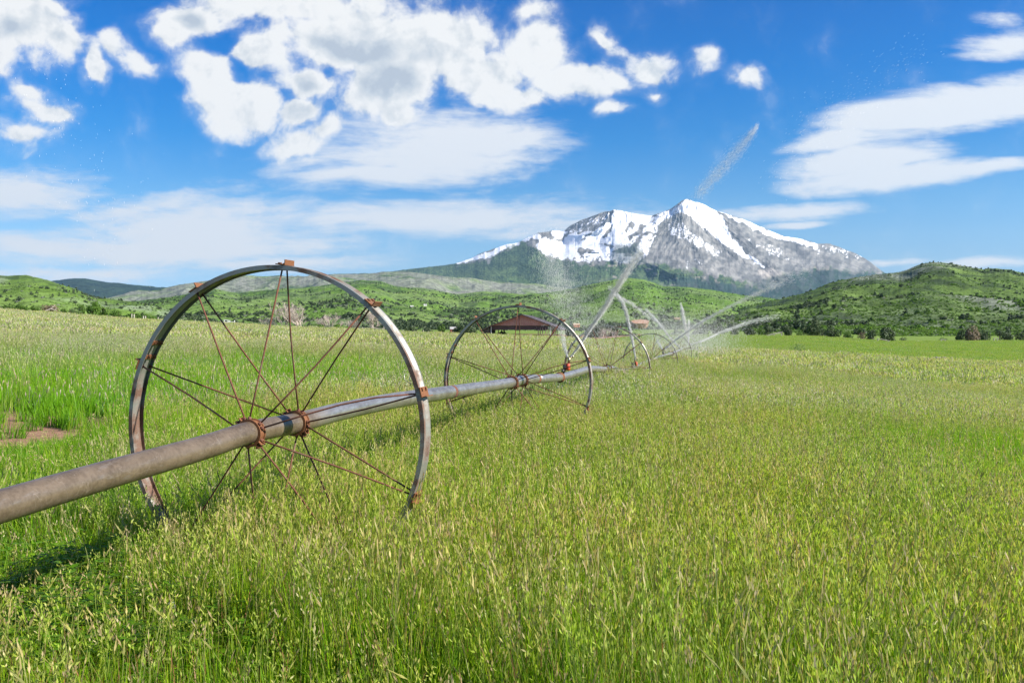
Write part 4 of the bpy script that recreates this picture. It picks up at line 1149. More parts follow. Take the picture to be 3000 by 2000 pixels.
# ------------------------------------------------------------------ trees and shrubs
def tree_thing(name, px, base_y, w_px, h_px, D, leaf, label, group, cat='shrub', seed=0, n=None, flat=None, trunk=True, sink=0.3, size=.13):
    s = D / FPX; W_, H_ = w_px * s, h_px * s
    p = at(px, base_y, D)
    t_ = empty(name, (p.x, p.y, p.z - sink)); tag(t_, label, cat, group)
    V, F = leaf_ball(n or int(300 + w_px * h_px * .35), seed, 1.0, size, 7)
    V = V / np.array([np.abs(V[:, 0]).max() * 2, np.abs(V[:, 1]).max() * 2, V[:, 2].max()]) * np.array([W_, W_ * .8, H_])
    V[:, 2] += .08 * H_
    put('crown', mesh_np('crown', V, F), leaf, t_)
    if trunk:
        r = random.Random(seed); b = MB(); k = max(W_, H_)
        b.tube([(0, 0, -.3), (0, 0, H_ * .25), (.05 * W_, 0, H_ * .6)], [.035 * k, .028 * k, .010 * k], 7)
        for j in range(4):
            a = r.random() * 6.28; b.tube([(0, 0, H_ * (.1 + .06 * j)), (math.cos(a) * W_ * .2, math.sin(a) * W_ * .15, H_ * .42), (math.cos(a) * W_ * .32, math.sin(a) * W_ * .2, H_ * .72)], [.018 * k, .012 * k, .004 * k], 5)
        b.build('trunk', M_bark, t_)
    return t_
G1 = 'shrubs in the hedgerow along the right meadow'
for i, (px, by, w_, h_, m_, lab) in enumerate([
    (2150, 981, 34, 22, M_juniper, 'hazy dark bush nearest the sprinkler spray at the start of the hedgerow'),
    (2190, 982, 44, 26, M_juniper, 'dark spreading bush left of the fallen pale rails'),
    (2228, 982, 24, 20, M_leaf, 'small green bush squeezed between two darker ones left of the rails'),
    (2250, 981, 38, 28, M_juniper, 'rounded dark bush just left of the fallen pale rails'),
    (2306, 980, 40, 26, M_juniper, 'low dark bush just right of the fallen pale rails'),
    (2345, 984, 30, 18, M_leaf, 'short green bush in the shade of the tallest dark juniper'),
    (2374, 985, 64, 42, M_juniper, 'tallest dark round juniper in the hedgerow'),
    (2405, 988, 34, 24, M_juniper, 'dark bush leaning on the right side of the tallest juniper'),
    (2436, 990, 48, 32, M_juniper, 'broad dark bush with brownish flank right of the tallest juniper'),
    (2484, 993, 38, 20, M_leaf, 'low grey green bush by the pale fence stub'),
    (2524, 995, 24, 20, M_brown, 'small brownish shrub left of the wide twin junipers'),
    (2556, 998, 44, 27, M_juniper, 'ragged dark bush with thin brown twigs left of the biggest juniper'),
    (2606, 1001, 62, 36, M_juniper, 'wide very dark juniper above the leaning rail'),
    (2645, 1002, 26, 15, M_juniper, 'small dark bush at the right foot of the wide juniper'),
    (2765, 1003, 26, 16, M_pale, 'grey leafless looking shrub beside the little gate'),
    (2818, 1003, 40, 34, M_juniper, 'dark bush on the left side of the brown dead shrub'),
    (2850, 1000, 42, 40, M_brown, 'brown half dead shrub between two dark bushes'),
    (2880, 1003, 38, 31, M_juniper, 'dark bush on the right side of the brown dead shrub'),
    (2928, 984, 26, 20, M_juniper, 'small round topped tree on a thin stem above the hedgerow'),
    (2950, 998, 40, 24, M_juniper, 'dark low thicket under the round topped tree'),
    (2990, 998, 36, 28, M_juniper, 'dark bush cut by the right edge of the hedgerow')]):
    tree_thing('hedge_shrub', px, by, w_ * 1.12, h_ * 1.3, 152 + (i % 4) * 4, m_, lab, G1, 'shrub', 1000 + i, size=.10)
tree_thing('meadow_shrub', 2342, 1033, 62, 34, 82, M_pale, 'pale airy willow shrub standing alone in the bright meadow', None, 'shrub', 1101, 420, size=.06)
tree_thing('meadow_shrub', 2992, 1066, 44, 22, 72, M_leaf, 'small round bush at the right edge of the hayfield', None, 'shrub', 1102, 420)
G2 = 'shrubs along the far edge of the hayfield on the left'
LS = [(20, 905, 60, 18, M_leaf, 'low olive bush at the far left field edge'), (66, 903, 44, 16, M_shrub, 'dark green bush next to the far left field edge'), (100, 905, 40, 14, M_leaf, 'low bush left of the orange bush at the field edge'),
      (150, 911, 52, 22, M_brown, 'orange brown bush with a bleached log at the field edge'), (186, 912, 34, 14, M_leaf, 'small green bush right of the orange bush'), (215, 916, 40, 20, M_pale, 'pale sage bush between the orange bush and the tall green trees'),
      (240, 920, 40, 34, M_leaf, 'left one of the tall green trees at the field edge'), (272, 921, 44, 40, M_shrub, 'tallest dark green tree on the left field edge'), (302, 923, 44, 34, M_leaf, 'right one of the tall green trees at the field edge'),
      (345, 926, 50, 22, M_shrub, 'olive bush first right of the tall green trees'), (390, 932, 56, 20, M_leaf, 'wide olive bush seen just left of the near wheel rim'), (440, 936, 50, 20, M_shrub, 'bush behind the left rim of the near wheel'),
      (500, 943, 50, 20, M_leaf, 'bush inside the near wheel beside the left rim'), (556, 948, 40, 18, M_leaf, 'bright bush left of the white gate inside the wheel'), (596, 951, 40, 20, M_shrub, 'green bush above the pale rail inside the wheel'),
      (630, 951, 30, 14, M_brown, 'reddish twiggy bush left of the white gate'), (706, 957, 32, 14, M_leaf, 'small bush right of the white gate'), (735, 958, 40, 18, M_shrub, 'dark bush behind the left middle spoke'), (770, 961, 44, 20, M_leaf, 'bush between the two top spokes of the near wheel'),
      (815, 963, 50, 17, M_shrub, 'green bush under the first bare tree'), (935, 967, 60, 22, M_leaf, 'green bush between the bare trees'), (1000, 970, 60, 24, M_shrub, 'broad green bush under the fence right of the bare trees'), (1120, 973, 40, 16, M_shrub, 'bush behind the right rim of the near wheel'),
      (1208, 974, 60, 22, M_juniper, 'dark thicket left of the little dark cabin'), (1255, 975, 44, 20, M_juniper, 'dark bush touching the thicket left of the cabin'), (1290, 975, 32, 30, M_leaf, 'bright lime bush just left of the little cabin'), (1345, 975, 44, 28, M_juniper, 'dark bush between the cabin and the arena barn'),
      (1380, 977, 40, 22, M_juniper, 'dark bush at the left eave of the arena barn')]
for i, (px, by, w_, h_, m_, lab) in enumerate(LS):
    tree_thing('field_shrub', px, by + 3, w_, h_ + 3, 150 + (i % 5) * 5, m_, lab, G2, 'tree' if 'tree' in lab and 'trees' not in lab and 'under' not in lab or 'tall green trees at' in lab else 'shrub', 1200 + i)
tree_thing('barn_shrub', 1475, 984, 42, 18, 250, M_leaf, 'bright green bush seen under the barn roof', None, 'shrub', 1290)
G3 = 'dark trees behind the second and third wheels'
for i, (px, by, w_, h_, m_, lab) in enumerate([(1668, 985, 36, 34, M_juniper, 'dark tree right of the arena barn'), (1745, 995, 70, 46, M_juniper, 'dark haze veiled tree inside the third wheel'), (1800, 998, 60, 36, M_juniper, 'dark bush behind the second water jet'), (1850, 1000, 60, 28, M_juniper, 'dark bush behind the fourth wheel'),
    (1920, 995, 60, 22, M_juniper, 'dark bush above the fourth and fifth wheels'), (1985, 988, 60, 26, M_juniper, 'dark bush behind the cluster of small jets'), (2050, 984, 56, 26, M_juniper, 'dark bush behind the far end of the pipe'), (2105, 982, 50, 30, M_juniper, 'dark bush beside the orange roofed house')]):
    tree_thing('valley_tree', px, by, w_, h_, 185 + 6 * (i % 3), m_, lab, G3, 'tree', 1300 + i)

def bare_tree(px, by, w_px, h_px, D, seed, label, group, mat=M_dead, upright=.7):
    s = D / FPX; H = h_px * s * 1.32; W_ = w_px * s * 1.15; r = random.Random(seed)
    p = at(px, by, D); t_ = empty('bare_tree', (p.x, p.y, p.z - .6)); tag(t_, label, 'tree', group)
    tr = MB(); cr = MB()
    def grow(p0, d, L_, rad, depth, mb):
        pts = [p0]; q = p0.copy(); dd = d.copy()
        for k in range(3):
            dd = (dd + Vector((r.gauss(0, .16), r.gauss(0, .16), r.gauss(0, .08) + .05))).normalized(); q = q + dd * (L_ / 3); pts.append(q.copy())
        mb.tube(pts, [rad, rad * .85, rad * .7, rad * .5], 5 if depth < 2 else 3, cap=False)
        if depth >= 5: return
        nb = 4 if depth < 2 else 3
        for k in range(nb):
            a = r.random() * 6.28; sp = r.uniform(.35, .85)
            nd = (dd * upright + Vector((math.cos(a), math.sin(a), r.uniform(-.1, .4))) * sp * (W_ / H + .35)).normalized()
            grow(pts[r.choice((1, 2, 3)) if k else 3], nd, L_ * r.uniform(.55, .78), rad * .55, depth + 1, cr)
    for k in range(3 if w_px > 30 else 1):
        grow(Vector((r.gauss(0, W_ * .08), 0, 0)), Vector((r.gauss(0, .25), 0, 1)).normalized(), H * .36, .020 * H, 0, tr)
    tr.build('trunk', mat, t_); cr.build('crown', mat, t_)
G4 = 'bare bleached trees behind the near wheel'
for i, (px, by, w_, h_, lab) in enumerate([(790, 962, 36, 44, 'small pinkish bare tree leftmost of the bleached row'), (836, 966, 46, 84, 'slender bare tree with a bent bleached trunk'), (885, 966, 52, 74, 'fan shaped dense bare tree, widest of the row'), (930, 966, 40, 42, 'low bare brush tree right of the fan shaped one'), (962, 966, 44, 56, 'rounded bare tree with pale pink twigs'), (988, 966, 14, 40, 'thin snag between two rounded bare trees'),
    (1038, 971, 46, 46, 'leaning bare tree left of the last tall one'), (1092, 971, 48, 68, 'tall bare tree nearest the right rim of the wheel'), (1122, 972, 22, 32, 'small bare snag beside the rim')]):
    bare_tree(px, by, w_, h_, 160, 40 + i, lab, G4)
for i, (px, lab) in enumerate([(1758, 'left pale bare trunk inside the third wheel'), (1775, 'middle pale bare trunk inside the third wheel'), (1792, 'right pale bare trunk inside the third wheel')]):
    bare_tree(px, 1000, 14, 44, 170, 60 + i, lab, 'pale bare trunks inside the third wheel')
bare_tree(2342, 1034, 20, 28, 81.5, 71, 'white dead stems standing in the lone meadow shrub', None)

# ------------------------------------------------------------------ fences
M_post = plain('weathered_post', (0.40, 0.36, 0.30), 0.9, 0, 0.3, 3)
M_white = plain('white_paint', (0.70, 0.68, 0.64), 0.7, 0, 0.12, 3)
def rail_fence(name, posts, D, h_px, rails, label, cat='fence', mat=M_post, group=None, thick=.07):
    """posts: photo x,y of post feet; rails: heights as fractions"""
    s = D / FPX; f = empty(name, tuple(at(*posts[0], D))); tag(f, label, cat, group); o0 = Vector(f.location)
    tops = []
    for px, py in posts:
        p = at(px, py, D) - o0; b = MB(); b.tube([p - Vector((0, 0, .5)), p + Vector((0, 0, h_px * s))], thick, 6); b.build('post', mat, f); tops.append(p)
    for a, c in zip(tops[:-1], tops[1:]):
        for rf in rails:
            b = MB(); q = Vector((0, -.04, h_px * s * rf)); d = (c - a).normalized() * .1; b.tube([a + q - d, c + q + d], thick * .62, 5); b.build('rail', mat, f)
rail_fence('white_gate', [(657, 949), (668, 950)], 140, 13, [.15, .5, .95], 'left panel of the white rail gate seen inside the wheel', 'gate', M_white, 'white rail gates at the field edge')
rail_fence('white_gate', [(673, 950), (687, 950)], 140, 12, [.15, .6], 'right broken panel of the white rail gate seen inside the wheel', 'gate', M_white, 'white rail gates at the field edge')
rail_fence('field_rail', [(597, 948), (634, 951)], 140, 5, [.7], 'long pale rail lying left of the white gate', 'fence', M_white)
rail_fence('corral_fence', [(905, 967), (915, 967), (928, 967)], 142, 13, [.3, .85], 'short corral fence under the dense bare tree', group='corral fences under the bare trees')
rail_fence('corral_fence', [(1062, 972), (1076, 972), (1092, 972), (1104, 973), (1125, 974)], 142, 13, [.35, .85], 'long corral fence under the last tall bare tree', group='corral fences under the bare trees')
G5 = 'lone fence posts along the left field edge'
for i, (px, py, hh) in enumerate([(386, 931, 12), (393, 932, 12), (420, 935, 10), (426, 936, 11), (463, 938, 9), (532, 944, 9), (572, 946, 9), (598, 948, 10), (697, 954, 9), (718, 957, 8), (775, 960, 8), (880, 966, 9), (948, 967, 9), (968, 967, 9), (1180, 974, 8), (1240, 975, 8)]):
    p = at(px, py + 3, 138); b = MB(); b.tube([(0, 0, -.3), (0, 0, (hh + 3) * 138 / FPX)], .09, 6)
    o = b.build('fence_post', M_post, None, loc=tuple(p)); side = 'left of' if px < 660 else 'right of'
    tag(o, ['lone weathered post at the very left of the post row', 'post paired closely with the leftmost lone post', 'post just outside the left rim of the wheel', 'post paired with the one just outside the rim', 'post under the left arc of the wheel rim', 'short post right of the left rim', 'post between the left rim and the pale rail', 'post at the left end of the pale rail', 'first lone post right of the white gate', 'second lone post right of the white gate', 'post between the two top spokes', 'post at the foot of the fan shaped bare tree', 'post right of the low bare brush', 'post under the rounded bare tree', 'post just outside the right rim', 'post left of the bright lime bush'][i], 'fence post', G5)
rail_fence('leaning_rails', [(2246, 985), (2268, 979), (2290, 975)], 148, 3.5, [.3, .8], 'fallen pale rails leaning between two hedgerow bushes', 'fence', M_post)
rail_fence('leaning_rails', [(2572, 993), (2604, 1000)], 146, 3, [.5], 'thin rail slanting under the wide juniper', 'fence', M_post)
rail_fence('pole_stack', [(2675, 1003), (2690, 1001), (2705, 1003)], 148, 3, [.3, .8], 'low heap of grey poles right of the wide juniper', 'poles', M_post)
rail_fence('small_gate', [(2757, 1001), (2769, 1001)], 148, 7, [.9], 'tiny pale gate by the grey shrub', 'gate', M_post)
rail_fence('hay_feeder', [(2912, 995), (2922, 995)], 148, 5, [.9], 'tiny pale frame under the round topped tree', 'frame', M_post)
# fence panel standing in the hayfield edge: two posts, long slanting pole
s_ = 78 / FPX
f = empty('pole_fence', tuple(at(2744, 1053, 78))); tag(f, 'grey wooden panel fence with a long slanting pole at the field edge', 'fence'); o0 = Vector(f.location)
for px, hh in ((2744, 9), (2769, 8)):
    b = MB(); p = at(px, 1054, 78) - o0; b.box((p.x, p.y, hh * s_ / 2 - .2), (.05, .05, hh * s_ / 2 + .2)); b.build('post', M_post, f)
for hh in (3.2, 5.5):
    b = MB(); a = at(2744, 1052 - hh, 77.9) - o0; c = at(2769, 1053 - hh, 77.9) - o0; b.tube([a, c], .04, 6); b.build('rail', M_post, f)
for k_ in range(2):
    b = MB(); a = at(2698, 1052 - k_ * 1.5, 78.2) - o0; c = at(2744, 1050 - k_ * 3, 78) - o0; b.tube([a, c], .045, 6); b.build('rail', M_post, f)
f = empty('old_stump', tuple(at(2511, 1043, 80))); tag(f, 'weathered forked stump standing alone at the field edge', 'stump')
b = MB(); b.tube([(0, 0, -.4), (-.03, 0, .1), (-.06, 0, .32)], [.16, .13, .06], 8); b.build('stump', M_post, f)
b = MB(); b.tube([(.03, 0, -.2), (.10, 0, .12), (.12, 0, .30)], [.10, .08, .05], 7); b.build('fork', M_post, f)
# blue tank at the far end of the line
M_blue = plain('blue_plastic', (0.03, 0.13, 0.36), 0.45, 0, 0.2, 2)
p = at(2059, 1014, 100); f = empty('blue_tank', (p.x, p.y, p.z - .12)); tag(f, 'blue tank lying in grass at the far end of the pipe', 'tank')
b = MB(); b.tube([(-.20, 0, .16), (-.18, 0, .16), (.18, 0, .16), (.20, 0, .16)], [.10, .16, .16, .10], 14); b.build('tank_body', M_blue, f, True)
b = MB(); b.tube([(.0, 0, .3), (0, 0, .35)], .05, 8); b.build('tank_cap', M_dark, f)
p = at(152, 911, 146); f = tag(empty('bleached_log', tuple(p)), 'bleached forked log lying before the orange bush', 'log')
b = MB(); b.tube([(-1.1, 0, 0), (-.2, 0, .35), (.5, 0, .95)], [.12, .10, .05], 6); b.build('log', M_dead, f); b = MB(); b.tube([(-.1, 0, .3), (.6, -.1, .2), (.9, -.1, .55)], [.08, .07, .04], 6); b.build('branch', M_dead, f)

# ------------------------------------------------------------------ the arena barn
M_gable = plain('red_brown_siding', (0.47, 0.25, 0.19), 0.55, 0.1, 0.12, .5)
M_roofd = plain('dark_brown_roof', (0.085, 0.060, 0.050), 0.5, 0.2, 0.2, .5)
M_wood = plain('barn_timber', (0.30, 0.22, 0.16), 0.85, 0, 0.25, 2)
BD = 230.0; bs = BD / FPX
def B_at(px, py, dy=0.0):                    # local metres on the gable plane
    return Vector(((px - 1530) * bs, dy, (985 - py) * bs))
o0 = at(1530, 985, BD); barn = empty('arena_barn', tuple(o0), math.radians(-7)); tag(barn, 'open riding arena barn with red brown gable and dark roof', 'barn')
def prism(pts, d0, d1):
    b = MB(); n = len(pts); vs = [Vector((p.x, d0, p.z)) for p in pts] + [Vector((p.x, d1, p.z)) for p in pts]
    b.add(vs, [tuple(range(n)), tuple(range(2 * n - 1, n - 1, -1))] + [(i, i + n, (i + 1) % n + n, (i + 1) % n) for i in range(n)]); return b
apex, le, re = B_at(1530, 922), B_at(1439, 953.5), B_at(1612, 952)
N_ = 34                                       # gable sheets: standing ribs with recessed pans
for i in range(N_):
    a0 = le.x + (re.x - le.x) * i / N_; a1 = le.x + (re.x - le.x) * (i + 1) / N_ - .04
    def top(x): return (le.z + (apex.z - le.z) * (x - le.x) / (apex.x - le.x)) if x < apex.x else (re.z + (apex.z - re.z) * (re.x - x) / (re.x - apex.x))
    b = prism([Vector((a0, 0, le.z)), Vector((a1, 0, le.z)), Vector((a1, 0, max(top(a1), le.z + .02))), Vector((a0, 0, max(top(a0), le.z + .02)))][::-1], -.03 if i % 2 else 0, .06)
    b.build('siding_sheet', M_gable, barn)
# open truss panel: dark header under the gable, set back
b = prism([B_at(1439, 966), B_at(1604, 966), B_at(1604, 953.9), B_at(1439, 953.9)][::-1], .5, .6); b.build('header_panel', M_roofd, barn)
LEN = 26.0
for nm, P0, P1 in (('roof_slope', B_at(1530, 920.5), B_at(1434, 954)), ('roof_slope', B_at(1530, 920.5), B_at(1618, 953))):
    b = prism([P0, P1, P1 + Vector((0, 0, -.22)), P0 + Vector((0, 0, -.30))], -.9, LEN); b.build(nm, M_roofd, barn)
b = prism([B_at(1437, 953), B_at(1403, 969), B_at(1404, 971), B_at(1437, 956)], -.3, LEN); b.build('lean_to_roof', M_roofd, barn)
b = prism([B_at(1614, 952), B_at(1650, 965), B_at(1649, 967.5), B_at(1613, 956)], -.3, LEN); b.build('lean_to_roof', M_roofd, barn)
b = prism([B_at(1404, 984), B_at(1437, 984), B_at(1437, 957), B_at(1404, 971)][::-1], 7.0, 7.1); b.build('lean_to_wall', M_roofd, barn)
for px, top_, m_ in [(1438, 953, M_white)] + [(q, 970 - (q - 1409) * .45, M_wood) for q in (1410, 1415, 1420, 1426, 1431)] + [(1577, 965, M_wood), (1583, 962, M_wood), (1590, 960, M_wood), (1599, 960, M_wood), (1606, 960, M_wood), (1613, 958, M_white), (1620, 958, M_wood), (1627, 960, M_wood), (1644, 966, M_wood)]:
    b = MB(); x = (px - 1530) * bs; z1 = (985 - top_) * bs; b.box((x, 0, z1 / 2 - .4), (.09, .09, z1 / 2 + .4)); b.build('post', m_, barn)
for k_ in range(1, 5):
    for sx in (1439, 1612):
        b = MB(); x = (sx - 1530) * bs; z1 = (985 - 955) * bs; b.box((x, k_ * LEN / 4, z1 / 2 - .4), (.10, .10, z1 / 2 + .4)); b.build('post', M_wood, barn)
for px0, px1, py in ((1500, 1560, 981), (1500, 1560, 984)):
    b = MB(); b.tube([B_at(px0, py, -2), B_at(px1, py, -2)], .05, 5); b.build('arena_rail', M_wood, barn)
for sx in (1500, 1530, 1560):
    b = MB(); q = B_at(sx, 980, -2); b.tube([q, q - Vector((0, 0, .9))], .06, 5); b.build('arena_rail', M_wood, barn)

def house(name, px, by, w_px, wall_px, roof_px, D, wallm, roofm, label, cat='house', windows=0, hip=False, group=None):
    s = D / FPX; W_ = w_px * s; hw = wall_px * s; hr = roof_px * s; dp = W_ * .6
    f = empty(name, tuple(at(px, by, D)), math.radians(12)); tag(f, label, cat, group)
    b = MB(); b.box((0, dp / 2, hw / 2 - s), (W_ / 2, dp / 2, hw / 2 + s)); b.build('wall', wallm, f)
    e = W_ * .06
    b = MB(); x0, x1 = -W_ / 2 - e, W_ / 2 + e; rx = W_ * .12 if hip else 0
    vs = [(x0, -e, hw), (x1, -e, hw), (x1, dp + e, hw), (x0, dp + e, hw), (x0 + rx, dp / 2, hw + hr), (x1 - rx, dp / 2, hw + hr)]
    b.add([Vector(q) for q in vs], [(0, 1, 5, 4), (2, 3, 4, 5), (1, 2, 5), (3, 0, 4), (3, 2, 1, 0)]); b.build('roof', roofm, f)
    for i in range(windows):
        x = (-.5 + (i + .5) / windows) * W_ * .8; b = MB(); b.box((x, -.03, hw * .55), (W_ / windows * .14, .04, hw * .2)); b.build('window', M_dark, f)
    b = MB(); b.box((W_ * .3, -.035, hw * .36), (W_ * .05, .04, hw * .36)); b.build('door', M_dark, f)
M_greyroof = plain('grey_roof', (0.36, 0.35, 0.34), .6, .2, .15, 1); M_redwall = plain('dark_red_wall', (0.20, 0.07, 0.05), .8, 0, .2, 1)
M_tan = plain('tan_wall', (0.45, 0.33, 0.22), .8, 0, .2, 1); M_orange = plain('orange_roof', (0.48, 0.17, 0.08), .7, 0, .2, 1)
house('field_cabin', 1329, 974, 19, 10, 7, 190, M_redwall, M_greyroof, 'small dark red cabin with grey roof left of the arena barn', 'cabin', 1)
house('red_house', 1690, 956, 18, 5, 4, 520, M_orange, M_tan, 'small red house with tan roof up the slope right of the barn', 'house', 2)
house('white_house', 1923, 919, 10, 4, 5, 1100, M_white, M_white, 'small white gabled farmhouse high on the green hill', 'house', 2)
house('white_shed', 1932, 920, 6, 2.5, 2, 1120, M_white, M_greyroof, 'tiny white shed right of the white farmhouse', 'shed', 1)
house('tan_lodge', 1985, 934, 17, 2.5, 1.8, 800, M_tan, M_tan, 'long low tan building below the white farmhouse', 'house', 3)
house('white_trailer', 1246, 894, 9, 2, 1.2, 1300, M_white, M_white, 'thin white building on the green hill left of the second wheel', 'house', 1)
house('grey_farmhouse', 1207, 899, 9, 2.5, 1.5, 1300, M_greyroof, M_white, 'small grey building left of the thin white building on the hill', 'house', 1)
house('yellow_sheds', 2056, 968, 10, 3, 2, 420, M_tan, M_tan, 'pale sheds behind the far jets', 'shed', 1)
house('orange_roof_house', 2088, 973, 8, 3.5, 5, 400, M_orange, M_orange, 'little orange roofed house right of the far jets', 'house', 1)

# bare red soil cut on the slope above the fourth wheel
def slope_patch(name, px, py, wx, wy, D, mat, label):
    c = at(px, py, D); b = MB(); n = 22; V = []
    r = random.Random(5)
    for i in range(n):
        a = 6.283 * i / n; q = 1 + r.uniform(-.15, .15); V.append(at(px + wx * math.cos(a) * q, py - wy * math.sin(a) * q, D + wy * math.sin(a) * 4) - c)
    vs = V + [q + Vector((0, 6, -3)) for q in V]
    b.add(vs, [tuple(range(n))[::-1], tuple(range(n, 2 * n))] + [(i, (i + 1) % n, (i + 1) % n + n, i + n) for i in range(n)])
    o = b.build(name, mat, None, loc=tuple(c)); tag(o, label=label, kind='structure')
slope_patch('bare_earth', 1875, 942, 26, 6, 560, plain('red_earth', (0.36, 0.20, 0.12), .95, 0, .25, .3), 'bare red soil cut on the green slope')

# short grass of the bright meadow beyond the hayfield
r = np.random.default_rng(91); n = 26000
yy = 70 + 84 * r.random(n) ** 1.0; xx = (r.uniform(.06, .62, n)) * yy
_, L_, _, _ = field_tables(1500 + FPX * xx / yy)
k = yy > L_ * .985; xx, yy = xx[k], yy[k]; n = len(xx)
zz = .34 + .3 * fbm(xx * .08, yy * .08, 3, 77)
turf_p = [proto('grass_kind', clump(90 + i, 62, 2, .75, .30, .012, lush=False, seg=2, dry=.10, headn=1, headsz=1.6), [M_grass]) for i in range(3)]
scatter('meadow_turf', turf_p, np.stack([xx, yy, ground_z(xx, yy)], -1), r.random(n) * 6.28, np.stack([np.ones(n), np.ones(n), zz], -1), r.integers(0, 3, n), label='short bright green turf of the far meadow')

# ------------------------------------------------------------------ water thrown by the sprinklers
def water_mat():
    m, t = new_mat('water_spray')
    d = t.new('ShaderNodeBsdfDiffuse'); d.inputs['Color'].default_value = rgb(0.97, 0.97, 0.96)
    tr = t.new('ShaderNodeBsdfTranslucent'); tr.inputs['Color'].default_value = rgb(0.97, 0.97, 0.96)
    a = t.new('ShaderNodeMixShader'); a.inputs[0].default_value = .35; t.link(d.outputs[0], a.inputs[1]); t.link(tr.outputs[0], a.inputs[2])
    o = t.new('ShaderNodeOutputMaterial'); t.link(a.outputs[0], o.inputs['Surface']); return m
M_water = water_mat()
def spray(name, stations, n, label, group, cat='water jet', drop=(.17, 7.0), seed=0, kind=None, fall=0.0):
    """stations: photo x, y, distance, breadth in photo pixels, share of the drops; drops are slender tetrahedra strewn round that path"""
    n = int(n * (0.9 if kind is None else 1.25)); r = np.random.default_rng(seed); st_ = np.array(stations, float)
    P_ = np.array([list(at(a, b, c)) for a, b, c in st_[:, :3]]); W_ = st_[:, 3] * st_[:, 2] / FPX / 2; D_ = st_[:, 2]
    seg = r.choice(len(st_) - 1, n, p=((st_[:-1, 4] + st_[1:, 4]) / 2 * np.linalg.norm(np.diff(st_[:, :2], axis=0), axis=1)) / np.sum((st_[:-1, 4] + st_[1:, 4]) / 2 * np.linalg.norm(np.diff(st_[:, :2], axis=0), axis=1)))
    f = r.random(n); w0 = st_[seg, 4]; w1 = st_[seg + 1, 4]
    tot = np.maximum(w0 + w1, 1e-6); f = np.where(r.random(n) < w0 / tot, np.minimum(f, r.random(n)), np.maximum(f, r.random(n)))[:, None]
    c = P_[seg] * (1 - f) + P_[seg + 1] * f
    wd = (W_[seg] * (1 - f[:, 0]) + W_[seg + 1] * f[:, 0]); dd = (D_[seg] * (1 - f[:, 0]) + D_[seg + 1] * f[:, 0])
    c = c + r.normal(size=(n, 3)) * wd[:, None] * .5
    dr = P_[seg + 1] - P_[seg]; dr /= np.linalg.norm(dr, axis=1)[:, None]; dr = dr + r.normal(0, .10, (n, 3)); dr[:, 2] -= fall; dr /= np.linalg.norm(dr, axis=1)[:, None]
    a = np.cross(dr, r.normal(size=(n, 3))); a /= np.linalg.norm(a, axis=1)[:, None]; b = np.cross(dr, a)
    px = dd / FPX; s_ = (drop[0] * px * r.uniform(.5, 1.3, n))[:, None]; l_ = (drop[1] * px * r.uniform(.4, 1.4, n))[:, None]
    V = np.stack([c - dr * l_ / 2 + a * s_, c - dr * l_ / 2 - a * s_, c + dr * l_ / 2 + b * s_, c + dr * l_ / 2 - b * s_], 1)
    o0 = P_[0]; V = (V - o0).reshape(-1, 3)
    q = np.arange(n)[:, None] * 4
    F = np.concatenate([q + np.array([[0, 1, 2]]), q + np.array([[0, 3, 1]]), q + np.array([[0, 2, 3]]), q + np.array([[1, 3, 2]])])
    o = put(name, mesh_np(name, V, None, F), M_water, None, tuple(o0))
    tag(o, label, cat if kind is None else None, group, kind); return o
GJ = 'jets of water thrown by the wheel line'
spray('water_jet', [(1672, 1046, 14.2, 4, .7), (1700, 1008, 14.0, 8, 1.2), (1740, 948, 13.7, 13, 1.6), (1780, 888, 13.4, 18, 2.0), (1820, 822, 13.0, 22, 1.9), (1855, 768, 12.7, 26, 1.4), (1885, 722, 12.4, 30, .7), (1915, 690, 12.1, 40, .2), (1980, 640, 11.5, 46, .25), (2030, 590, 11.0, 50, .3)], 13000, 'strongest white jet rising across the mountain from the nearest sprinkler', GJ, seed=1)
spray('water_jet', [(2040, 575, 11.0, 34, .5), (2100, 510, 10.6, 44, 1.0), (2160, 445, 10.2, 44, 1.0), (2200, 395, 9.9, 26, .8), (2222, 365, 9.8, 10, .2)], 5200, 'upper end of the strongest jet breaking into drops above the peak', GJ, drop=(.14, 6), seed=2)
spray('water_jet', [(1862, 1050, 24.7, 4, 1.0), (1851, 990, 24.5, 8, 1.5), (1838, 930, 24.3, 10, 1.7), (1824, 885, 24.1, 13, 1.4), (1800, 858, 24.0, 16, .7), (1785, 840, 24, 22, .2)], 4200, 'curved white jet from the second sprinkler beside the strongest one', GJ, seed=3)
spray('water_jet', [(1800, 862, 24.0, 12, 1.0), (1850, 890, 24.4, 12, 1.0), (1905, 930, 25, 14, .7), (1960, 970, 26, 22, .3)], 1500, 'faint descending spray arcing right from the curved jet', GJ, drop=(.16, 7), seed=4)
spray('water_jet', [(1946, 1023, 37.8, 5, 1.2), (1990, 988, 37, 8, 1.5), (2060, 940, 36, 9, 1.6), (2130, 902, 34, 11, 1.4), (2200, 868, 32, 14, 1.1), (2260, 842, 31, 18, .4), (2360, 800, 30, 40, .06)], 5200, 'long white jet slanting right from the third sprinkler', GJ, seed=5)
spray('water_jet', [(1990, 1017, 54, 4, 1.8), (1960, 985, 54, 5, 1.8), (1925, 940, 53, 7, 1.6), (1892, 906, 53, 10, .7)], 2400, 'straight white jet slanting left below the white farmhouse', GJ, seed=6)
spray('water_jet', [(2017, 1006, 70, 4, 1.8), (2018, 970, 70, 5, 1.4), (2018, 938, 70, 7, .5)], 900, 'short upright jet above the far pipe', GJ, seed=7)
spray('water_jet', [(2014, 985, 66, 5, 1.4), (2004, 940, 66, 12, 1.4), (1998, 905, 66, 9, 1.0), (1994, 888, 66, 5, .3)], 1700, 'leaning pale jet left of the short upright one', GJ, seed=8)
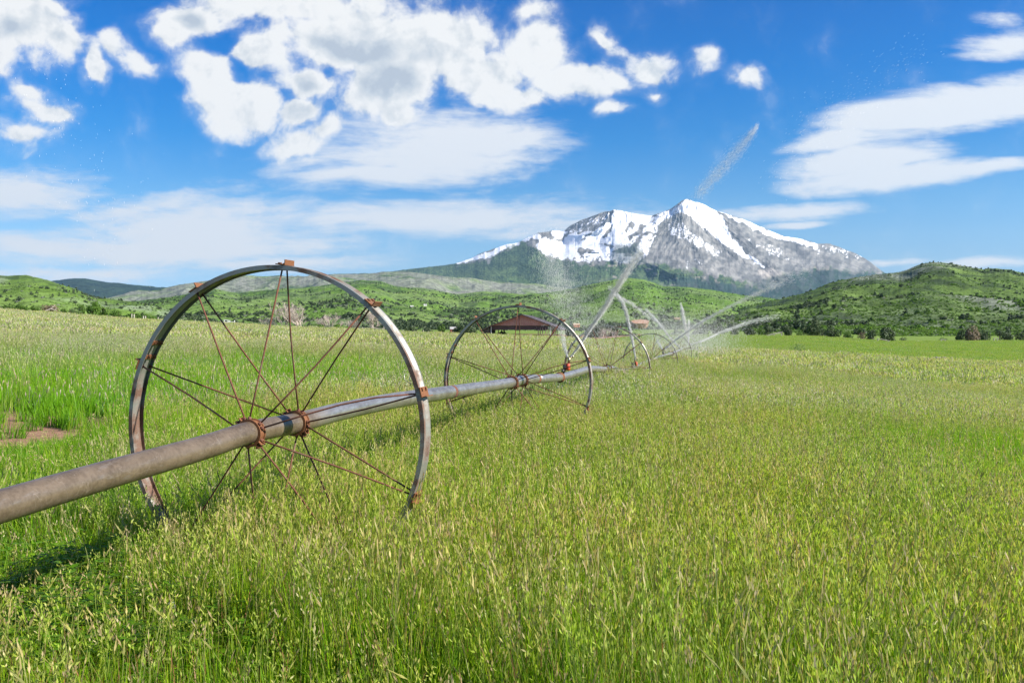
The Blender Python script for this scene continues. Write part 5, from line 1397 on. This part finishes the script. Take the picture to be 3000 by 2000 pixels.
spray('water_jet', [(2050, 1003, 88, 4, 1.2), (2110, 974, 88, 8, 1.1), (2190, 945, 86, 14, .8), (2285, 924, 84, 22, .2)], 2200, 'low faint jet slanting right over the meadow', GJ, seed=9)
spray('water_jet', [(1664, 1048, 14.2, 3, 1.0), (1652, 1010, 14.2, 14, 1.0), (1645, 960, 14.2, 26, .7)], 1400, 'short back spray fanning left of the nearest sprinkler', GJ, drop=(.16, 5), seed=10)
spray('water_jet', [(1941, 1024, 37.8, 4, 1.0), (1930, 1004, 37.8, 10, .9), (1922, 985, 37.8, 16, .4)], 500, 'short back spray left of the third sprinkler', GJ, drop=(.16, 5), seed=11)
spray('flying_drops', [(2240, 560, 9, 120, .2), (2400, 340, 8, 160, 1.0), (2560, 240, 7.5, 150, 1.0), (2720, 130, 7, 120, .4)], 260, 'scattered water drops crossing the upper right sky', None, drop=(.3, 5), seed=12, kind='stuff')
spray('flying_drops', [(150, 180, 5, 260, .5), (260, 500, 5, 300, 1.0), (330, 800, 5, 260, .4)], 110, 'scattered water drops in front of the left sky', None, drop=(.35, 5), seed=13, kind='stuff', fall=1.0)
spray('mist', [(1600, 700, 16, 90, .3), (1640, 840, 16, 110, .8), (1700, 960, 18, 200, 1.0), (1790, 1010, 20, 220, .6)], 16000, 'thin water mist hanging behind the nearest jet', None, drop=(.10, 5), seed=14, kind='stuff', fall=1.5)
spray('mist', [(1860, 930, 30, 200, .6), (1950, 985, 40, 160, 1.6), (2040, 1000, 55, 130, 2.0), (2150, 990, 70, 180, .6)], 36000, 'thin water mist over the far wheels', None, drop=(.11, 4), seed=15, kind='stuff', fall=1.5)

# ------------------------------------------------------------------ air
b = MB(); b.box((0, 0, 930), (14300, 14300, 1020))
m, t = new_mat('air')
pv = t.new('ShaderNodeVolumePrincipled'); pv.inputs['Color'].default_value = rgb(0.42, 0.72, 1.0); pv.inputs['Density'].default_value = 1.9e-5; pv.inputs['Anisotropy'].default_value = 0.2
o = t.new('ShaderNodeOutputMaterial'); t.link(pv.outputs[0], o.inputs['Volume'])
tag(b.build('haze', m), label='thin bluish air over the valley', kind='stuff')
